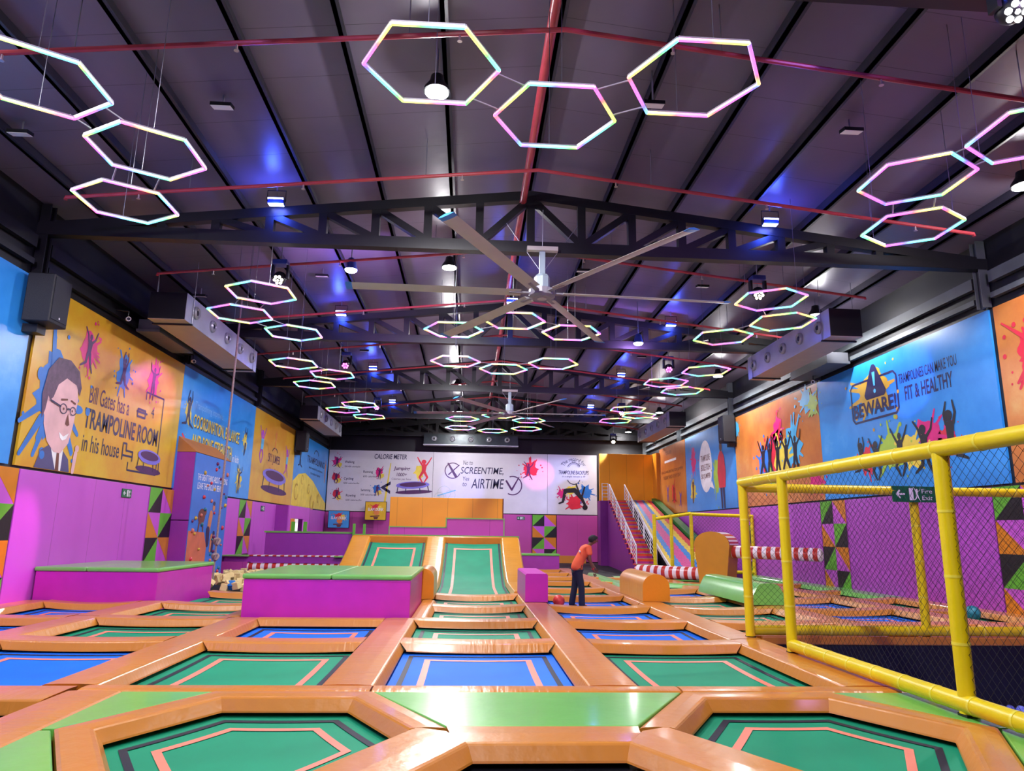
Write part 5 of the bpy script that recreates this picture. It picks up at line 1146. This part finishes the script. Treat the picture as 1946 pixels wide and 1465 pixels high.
moving_head(5.65, 6.15, 7.05, lens_white, tl, 'moving-head stage light cut off at the top right corner')
moving_head(8.6, 41.5, 7.0, lens_warm, tl, 'far warm moving-head stage light above the amber wall', (700, (.3, .35, 1), (5.6, 44.9, 4.6), 50))
def par_can(x, y, z, label, power, target, color):
    t = thing('par_can', label, 'stage light', (x, y, z), 'violet par can lamps')
    MB().lathe([(.06, .3), (.1, .26), (.15, .02), (.16, 0)], (x, y, z), n=18).build('can', blue_case, t, smooth=True); MB().sphere((x, y, z), .15, 16, 8, (1, 1, .5)).build('lens', lens_white, t, smooth=True)
    MB().tube([(x, y, z+.3), (x, y, ROOF(x))], .012, 5).build('hanger', wire_m, t); lamp('par_light', 'SPOT', (x, y, z-.2), power, color, t, .15, target, 150, .8)
VIO = (.55, .28, 1)
par_can(-3.05, 16.4, 7.75, 'violet-white par can lamp hanging below the big front truss', W_PAR*3, (-3.4, 19, 8.9), VIO)
par_can(-5.6, 2.0, 7.2, 'unseen violet par can lamp added on the left to wash the ceiling', W_PAR*5, (-4.5, 9, 8.7), VIO)  # added out of view to tint the ceiling violet
par_can(7.2, 2.0, 7.2, 'unseen violet par can lamp added on the right to wash the ceiling', W_PAR*6, (6.5, 9, 8.7), (.62, .25, .95))  # second added ceiling wash, also out of view
par_can(5.2, 21.0, 7.4, 'violet par can lamp right of the centre behind the second truss', W_PAR*3, (5.0, 24, 8.9), VIO)
def unlit_flood(x, y, z, label):
    t = thing('unlit_floodlight', label, 'floodlight', (x, y, z), 'unlit square floodlights under the purlins')
    MB().prism([(x-.17, y-.08, z-.05), (x+.17, y-.08, z-.05), (x+.17, y+.1, z-.02), (x-.17, y+.1, z-.02)], (0, 0, .06)).build('housing', dark_steel, t)
    MB().prism([(x-.16, y-.075, z-.062), (x+.16, y-.075, z-.062), (x+.16, y+.095, z-.03), (x-.16, y+.095, z-.03)], (0, 0, .01)).build('glass', flood_off, t, label='pale glass')
    MB().tube([(x, y+.05, z), (x, y+.05, ROOF(x))], .015, 5).build('hanger', wire_m, t)
for x, y, lb in ((-4.29, 10.7, 'at the upper left near the top of the picture'), (2.84, 10.06, 'beside the right hexagon of the top centre trio'), (6.44, 10.53, 'at the upper right above the pair of hexagons'), (-7.75, 11.15, 'at the far upper left inside the cut-off hexagon'),
                 (-7.84, 19.5, 'at the left beside the near left duct'), (-4.24, 18.6, 'left of the big fan blade'), (2.88, 17.5, 'just right of the big fan hub'), (6.43, 18.37, 'right of the big fan, before the near right duct'), (-7.79, 27.85, 'at the left under the second truss'), (-4.26, 26.8, 'left of the ridge under the second truss'), (6.68, 26.5, 'right of the ridge under the second truss')):
    unlit_flood(x, y, 8.4 if abs(x-RX) < 6 else 8.0, 'unlit white square floodlight ' + lb)

# ------------------------------------------------------------------ ducts, speakers, cameras
def duct(x0, x1, y0, y1, z0, z1, face, label, n=5, wall=None):
    t = thing('air_duct', label, 'air duct', ((x0+x1)/2, (y0+y1)/2, z0), 'air ducts with round jet nozzles')
    MB().box(x0, x1, y0, y1, z0+.012, z1).build('casing', black_v, t)
    MB().box(x0, x1, y0, y1, z0, z0+.012).build('underside', duct_under, t, label='underside with a warm reflection in its colour')
    fx = x1 if face > 0 else x0
    MB().box(fx-.01*(face < 0)-.0, fx+.01*(face > 0), y0, y1, z0, z1).build('nozzle_face', duct_m, t, label='shiny foil face')
    for k in range(n):
        y = y0 + (y1-y0)*(k+.5)/n; z = (z0+z1)/2
        p = MB().lathe([(.17, 0), (.17, .05), (.13, .09), (.1, .05), (.06, .06)], (fx+.011*face, y, z), (face, 0, 0), 20).build('jet_nozzle', nozzle_m, t, smooth=True)
        MB().lathe([(.07, .055), (.06, .075)], (fx+.011*face, y, z), (face, 0, 0), 16).build('nozzle_core', black_v, p)
    for y in (y0+.4, y1-.4):
        MB().box(x0-.05, x1+.05, y-.03, y+.03, z0-.04, z0).build('support_bar', dark_steel, t)
        for x in (x0-.03, x1+.03): MB().tube([(x, y, z0-.02), (x, y, ROOF(x))], .01, 5).build('hanger_rod', wire_m, t)
duct(-8.15, -7.25, 17.25, 23.2, 6.6, 7.3, 1, 'left near air duct with five jet nozzles above the blue lettered mural')
duct(-8.1, -7.27, 33.1, 39.4, 6.6, 7.25, 1, 'left far air duct near the back corner')
duct(9.25, 10.1, 16.9, 22.3, 6.6, 7.35, -1, 'right near air duct with a reflection-tinted underside above the warning mural')
duct(9.5, 10.3, 32.6, 39.0, 6.6, 7.3, -1, 'right far air duct near the stairs')
t = thing('air_duct', 'wide dark air duct with round jet nozzles across the top of the back wall', 'air duct', (0, 44.2, 6.8), 'air ducts with round jet nozzles')
MB().box(-2.95, 3.0, 43.9, 44.6, 6.85, 7.5).build('casing', mat('duct_dark', '2a3436', .3, metal=.4, bump=.2, bscale=6, noise=.2), t)
MB().box(-2.98, 3.03, 43.88, 44.62, 6.8, 6.85).build('bottom_flange', duct_m, t)
for k in range(5):
    x = -2.3 + 1.15*k; p = MB().lathe([(.17, 0), (.17, .05), (.13, .09), (.1, .05), (.06, .06)], (x, 43.89, 7.2), (0, -1, 0), 20).build('jet_nozzle', nozzle_m, t, smooth=True); MB().lathe([(.08, .05), (.07, .07)], (x, 43.89, 7.2), (0, -1, 0), 14).build('nozzle_core', black_v, p)
for x in (-2.7, 2.7): MB().tube([(x, 44.25, 7.5), (x, 44.25, 9.0)], .012, 5).build('hanger_rod', wire_m, t)
for y0, y1, x0, x1, nm in ((18.3, 20.6, -8.9, -8.3, 'left'), (19.5, 22.0, 10.5, 11.2, 'right')):
    MB().box(x0, x1, y0, y1, 6.55, 6.62).box(x0+.02, x1-.02, y0+.05, y1-.05, 6.62, 6.9).build('return_air_box', mat('box_grey', '55575c', .5, noise=.1), None, f'flat return air box tucked behind the {nm} near duct', 'air duct')
    for y in (y0+.3, y1-.3): MB().tube([((x0+x1)/2, y, 6.9), ((x0+x1)/2, y, ROOF((x0+x1)/2))], .01, 5).build('hanger_rod', wire_m, None, f'thin rod holding the {nm} return air box', 'rod', f'rods of the {nm} return air box')
def speaker(wl, u, v, w, h, dep, off, label):
    t = thing('loudspeaker', label, 'loudspeaker', tuple(wl.P(u+w/2, v, off)), 'black wall loudspeakers')
    pr = [(0, 0), (w, 0), (w*.93, dep), (w*.07, dep)]
    MB().prism([wl.P(u+a, v, off+b) for a, b in pr], wl.u*h).build('cabinet', speaker_m, t, bevel=.02)
    MB().prism([wl.P(u+w*.12, v+h*.08, off+dep+.002), wl.P(u+w*.88, v+h*.08, off+dep+.002), wl.P(u+w*.88, v+h*.94, off+dep+.002), wl.P(u+w*.12, v+h*.94, off+dep+.002)], wl.n*.012).build('grille', mat('grille', '1d1f2c', .6, bump=.3, bscale=200, noise=.1), t)
    MB().prism([wl.P(u+w*.3, v-.18, .06), wl.P(u+w*.7, v-.18, .06), wl.P(u+w*.7, v-.18, off+dep*.4), wl.P(u+w*.3, v-.18, off+dep*.4)], wl.u*.17).build('wall_bracket', dark_steel, t)
    shapes(wl, [disc(u+w*.5, v+h*.14, .025, n=8)], white_m, t, off+dep+.018, 'badge')
speaker(WL, 13.72, 5.45, .72, 1.0, .5, .15, 'black loudspeaker at the left edge between blue and golden murals')
speaker(WL, 36.0, 5.4, .75, 1.05, .5, .15, 'black loudspeaker on the far left wall between golden and blue murals')
speaker(WR, -29.6, 5.4, .75, 1.15, .5, .15, 'black loudspeaker on the right wall above the speech bubble mural')
def cctv(p, d, label):
    t = thing('security_camera', label, 'camera', p, 'white security cameras'); p = Vector(p); d = Vector(d)
    MB().tube([p, p + d*.22], .055, 12).build('body', white_m, t); MB().tube([p + d*.22, p + d*.225], .04, 12).build('lens', black_v, t); MB().tube([p, p + Vector((0, 0, .2))], .015, 6).build('bracket', dark_steel, t)
    MB().tube([p + Vector((0, 0, .2)), p + Vector((-.5 if p.x < 0 else .5, 0, .25))], .02, 6).build('arm', dark_steel, t)
cctv((-8.6, 17.2, 6.55), (.5, -.8, -.2), 'white security camera above the golden mural'); cctv((-8.6, 21.4, 6.5), (.5, -.8, -.2), 'white security camera below the near left duct')
cctv((11.0, 41.0, 6.75), (-.5, -.8, -.2), 'tiny white security camera in the far right corner'); cctv((10.9, 21.2, 6.35), (-.5, -.8, -.2), 'security camera under the near right duct')

# ------------------------------------------------------------------ the person
def skin(name, verts, edges, m, parent, root=0, sub=2):
    base = Vector(parent['base']); me = bpy.data.meshes.new(name); o = bpy.data.objects.new(name, me); col.objects.link(o); o.parent = parent; o['base'] = list(base)
    me.from_pydata([v[0] for v in verts], edges, []); me.update()
    md = o.modifiers.new('skin', 'SKIN'); md.use_smooth_shade = True
    for i, v in enumerate(verts):
        r = v[1] if isinstance(v[1], tuple) else (v[1], v[1]); me.skin_vertices[0].data[i].radius = r
    roots = root if isinstance(root, (list, tuple)) else [root]
    for i in roots: me.skin_vertices[0].data[i].use_root = True
    s = o.modifiers.new('sub', 'SUBSURF'); s.levels = sub; s.render_levels = sub
    me.materials.append(m); return o
PX, PYY, PZ = 2.56, 16.75, -.2
person = thing('person', 'person in an orange t-shirt and dark trousers bending forward on a blue trampoline', 'person', (PX, PYY, PZ)); person.rotation_euler = (0, 0, R(8))
skin_m = mat('skin_brown', '6e4432', .5, noise=.06); tee = mat('tee_orange', 'f0683c', .75, noise=.06, bump=.15, bscale=12); jeans = mat('trousers_navy', '1c2233', .8, noise=.1, bump=.15, bscale=14); hair_m = mat('hair_black', '120f12', .7, bump=.5, bscale=60, noise=.2)
V = [((0, 0, .93), .09), ((.06, 0, 1.08), (.13, .1)), ((.16, 0, 1.24), (.15, .1)), ((.25, 0, 1.36), (.11, .08)), ((.31, 0, 1.43), .05), ((.355, 0, 1.475), .055), ((.41, 0, 1.53), (.078, .092)), ((.44, 0, 1.585), (.066, .08)),      # 0-7 trunk, neck, head
     ((.01, -.07, .86), .07), ((.08, -.1, .5), .05), ((.09, -.1, .09), .04), ((.22, -.11, .03), .035),                  # 8-11 near leg
     ((.01, .07, .86), .07), ((-.02, .1, .5), .05), ((-.11, .1, .09), .04), ((.03, .11, .03), .035),                      # 12-15 far leg
     ((.24, -.17, 1.36), .055), ((.25, -.22, 1.1), .04), ((.34, -.2, .87), .028), ((.37, -.19, .80), (.02, .036)),       # 16-19 near arm
     ((.24, .17, 1.36), .055), ((.33, .2, 1.12), .04), ((.46, .12, .93), .028), ((.50, .09, .87), (.02, .036))]           # 20-23 far arm
Ed = [(0, 1), (1, 2), (2, 3), (3, 4), (4, 5), (5, 6), (6, 7), (0, 8), (8, 9), (9, 10), (10, 11), (0, 12), (12, 13), (13, 14), (14, 15), (3, 16), (16, 17), (17, 18), (18, 19), (3, 20), (20, 21), (21, 22), (22, 23)]
rts = [0]
def finger(base, dirs, r=.0085):
    n = len(V); V.append((base, r)); p = Vector(base)
    for d in dirs: p = p + Vector(d); V.append((tuple(p), r*.92))
    for k in range(len(dirs)): Ed.append((n+k, n+k+1))
    rts.append(n)
for k, L in enumerate((.03, .034, .032, .026)):
    finger((.365+.016*k-.02, -.185-.006*k, .79), [(.006, 0, -L), (.014, .004, -L*.8), (.004, .01, -L*.6)])
    finger((.50+.014*k-.02, .09-.006*k, .86), [(.01, 0, -L), (.016, -.004, -L*.8), (.004, -.01, -L*.6)])
finger((.385, -.175, .825), [(.02, .012, -.02), (.012, .008, -.022)], .0095); finger((.51, .075, .885), [(.02, -.014, -.02), (.01, -.008, -.022)], .0095)
skin('body', V, Ed, skin_m, person, rts)
T_ = [((-.01, 0, .82), (.15, .15)), ((.0, 0, .95), (.15, .15)), ((.06, 0, 1.08), (.155, .125)), ((.16, 0, 1.24), (.175, .125)), ((.25, 0, 1.37), (.13, .1)), ((.285, 0, 1.41), (.075, .07)),
      ((.24, -.17, 1.36), .082), ((.25, -.215, 1.18), .075), ((.24, .17, 1.36), .082), ((.30, .21, 1.2), .072)]
skin('t_shirt', T_, [(0, 1), (1, 2), (2, 3), (3, 4), (4, 5), (4, 6), (6, 7), (4, 8), (8, 9)], tee, person)
J_ = [((.0, 0, .9), (.115, .115)), ((.01, -.07, .82), .105), ((.08, -.1, .5), .08), ((.09, -.1, .02), .08), ((.01, .07, .82), .105), ((-.02, .1, .5), .08), ((-.11, .1, .02), .08)]
skin('trousers', J_, [(0, 1), (1, 2), (2, 3), (0, 4), (4, 5), (5, 6)], jeans, person)
def local(mb, name, m, sm=True):
    b = Vector(person['base']); mb.v = [tuple(Vector(v) + b) for v in mb.v]; return mb.build(name, m, person, smooth=sm)
ax = Vector((.5, 0, .86)).normalized()
hm = MB().sphere((.41, 0, 1.56), .122, 18, 14, (1.0, .88, .86)); hm.v = [v for v in hm.v]
keep = [f for f in hm.f if sum(Vector(hm.v[i]).dot(Vector((-.45, 0, .9))) for i in f)/len(f) > (Vector((.44, 0, 1.545)).dot(Vector((-.45, 0, .9))))]
hm.f = keep; local(hm, 'hair', hair_m)
local(MB().sphere((.505, 0, 1.515), .02, 8, 6, (1.2, .8, 1)), 'nose', skin_m); local(MB().sphere((.40, -.088, 1.52), .024, 8, 6, (.8, .5, 1.2)), 'ear', skin_m); local(MB().sphere((.40, .088, 1.52), .024, 8, 6, (.8, .5, 1.2)), 'ear', skin_m)
local(MB().sphere((.49, -.032, 1.545), .009, 8, 6), 'eye', black_v); local(MB().sphere((.49, .032, 1.545), .009, 8, 6), 'eye', black_v); local(MB().sphere((.478, 0, 1.475), .018, 8, 6, (.7, 1.3, .4)), 'mouth', mat('lips', '5a2a28', .5))
local(MB().tube([(.325, -.203, .905), (.335, -.201, .885)], .036, 14), 'wristband', mat('wristband_red', 'c01828', .5))
local(MB().sphere((.035, -.13, 1.28), .05, 12, 6, (.35, 1.1, .55)), 'shirt_print', white_m)
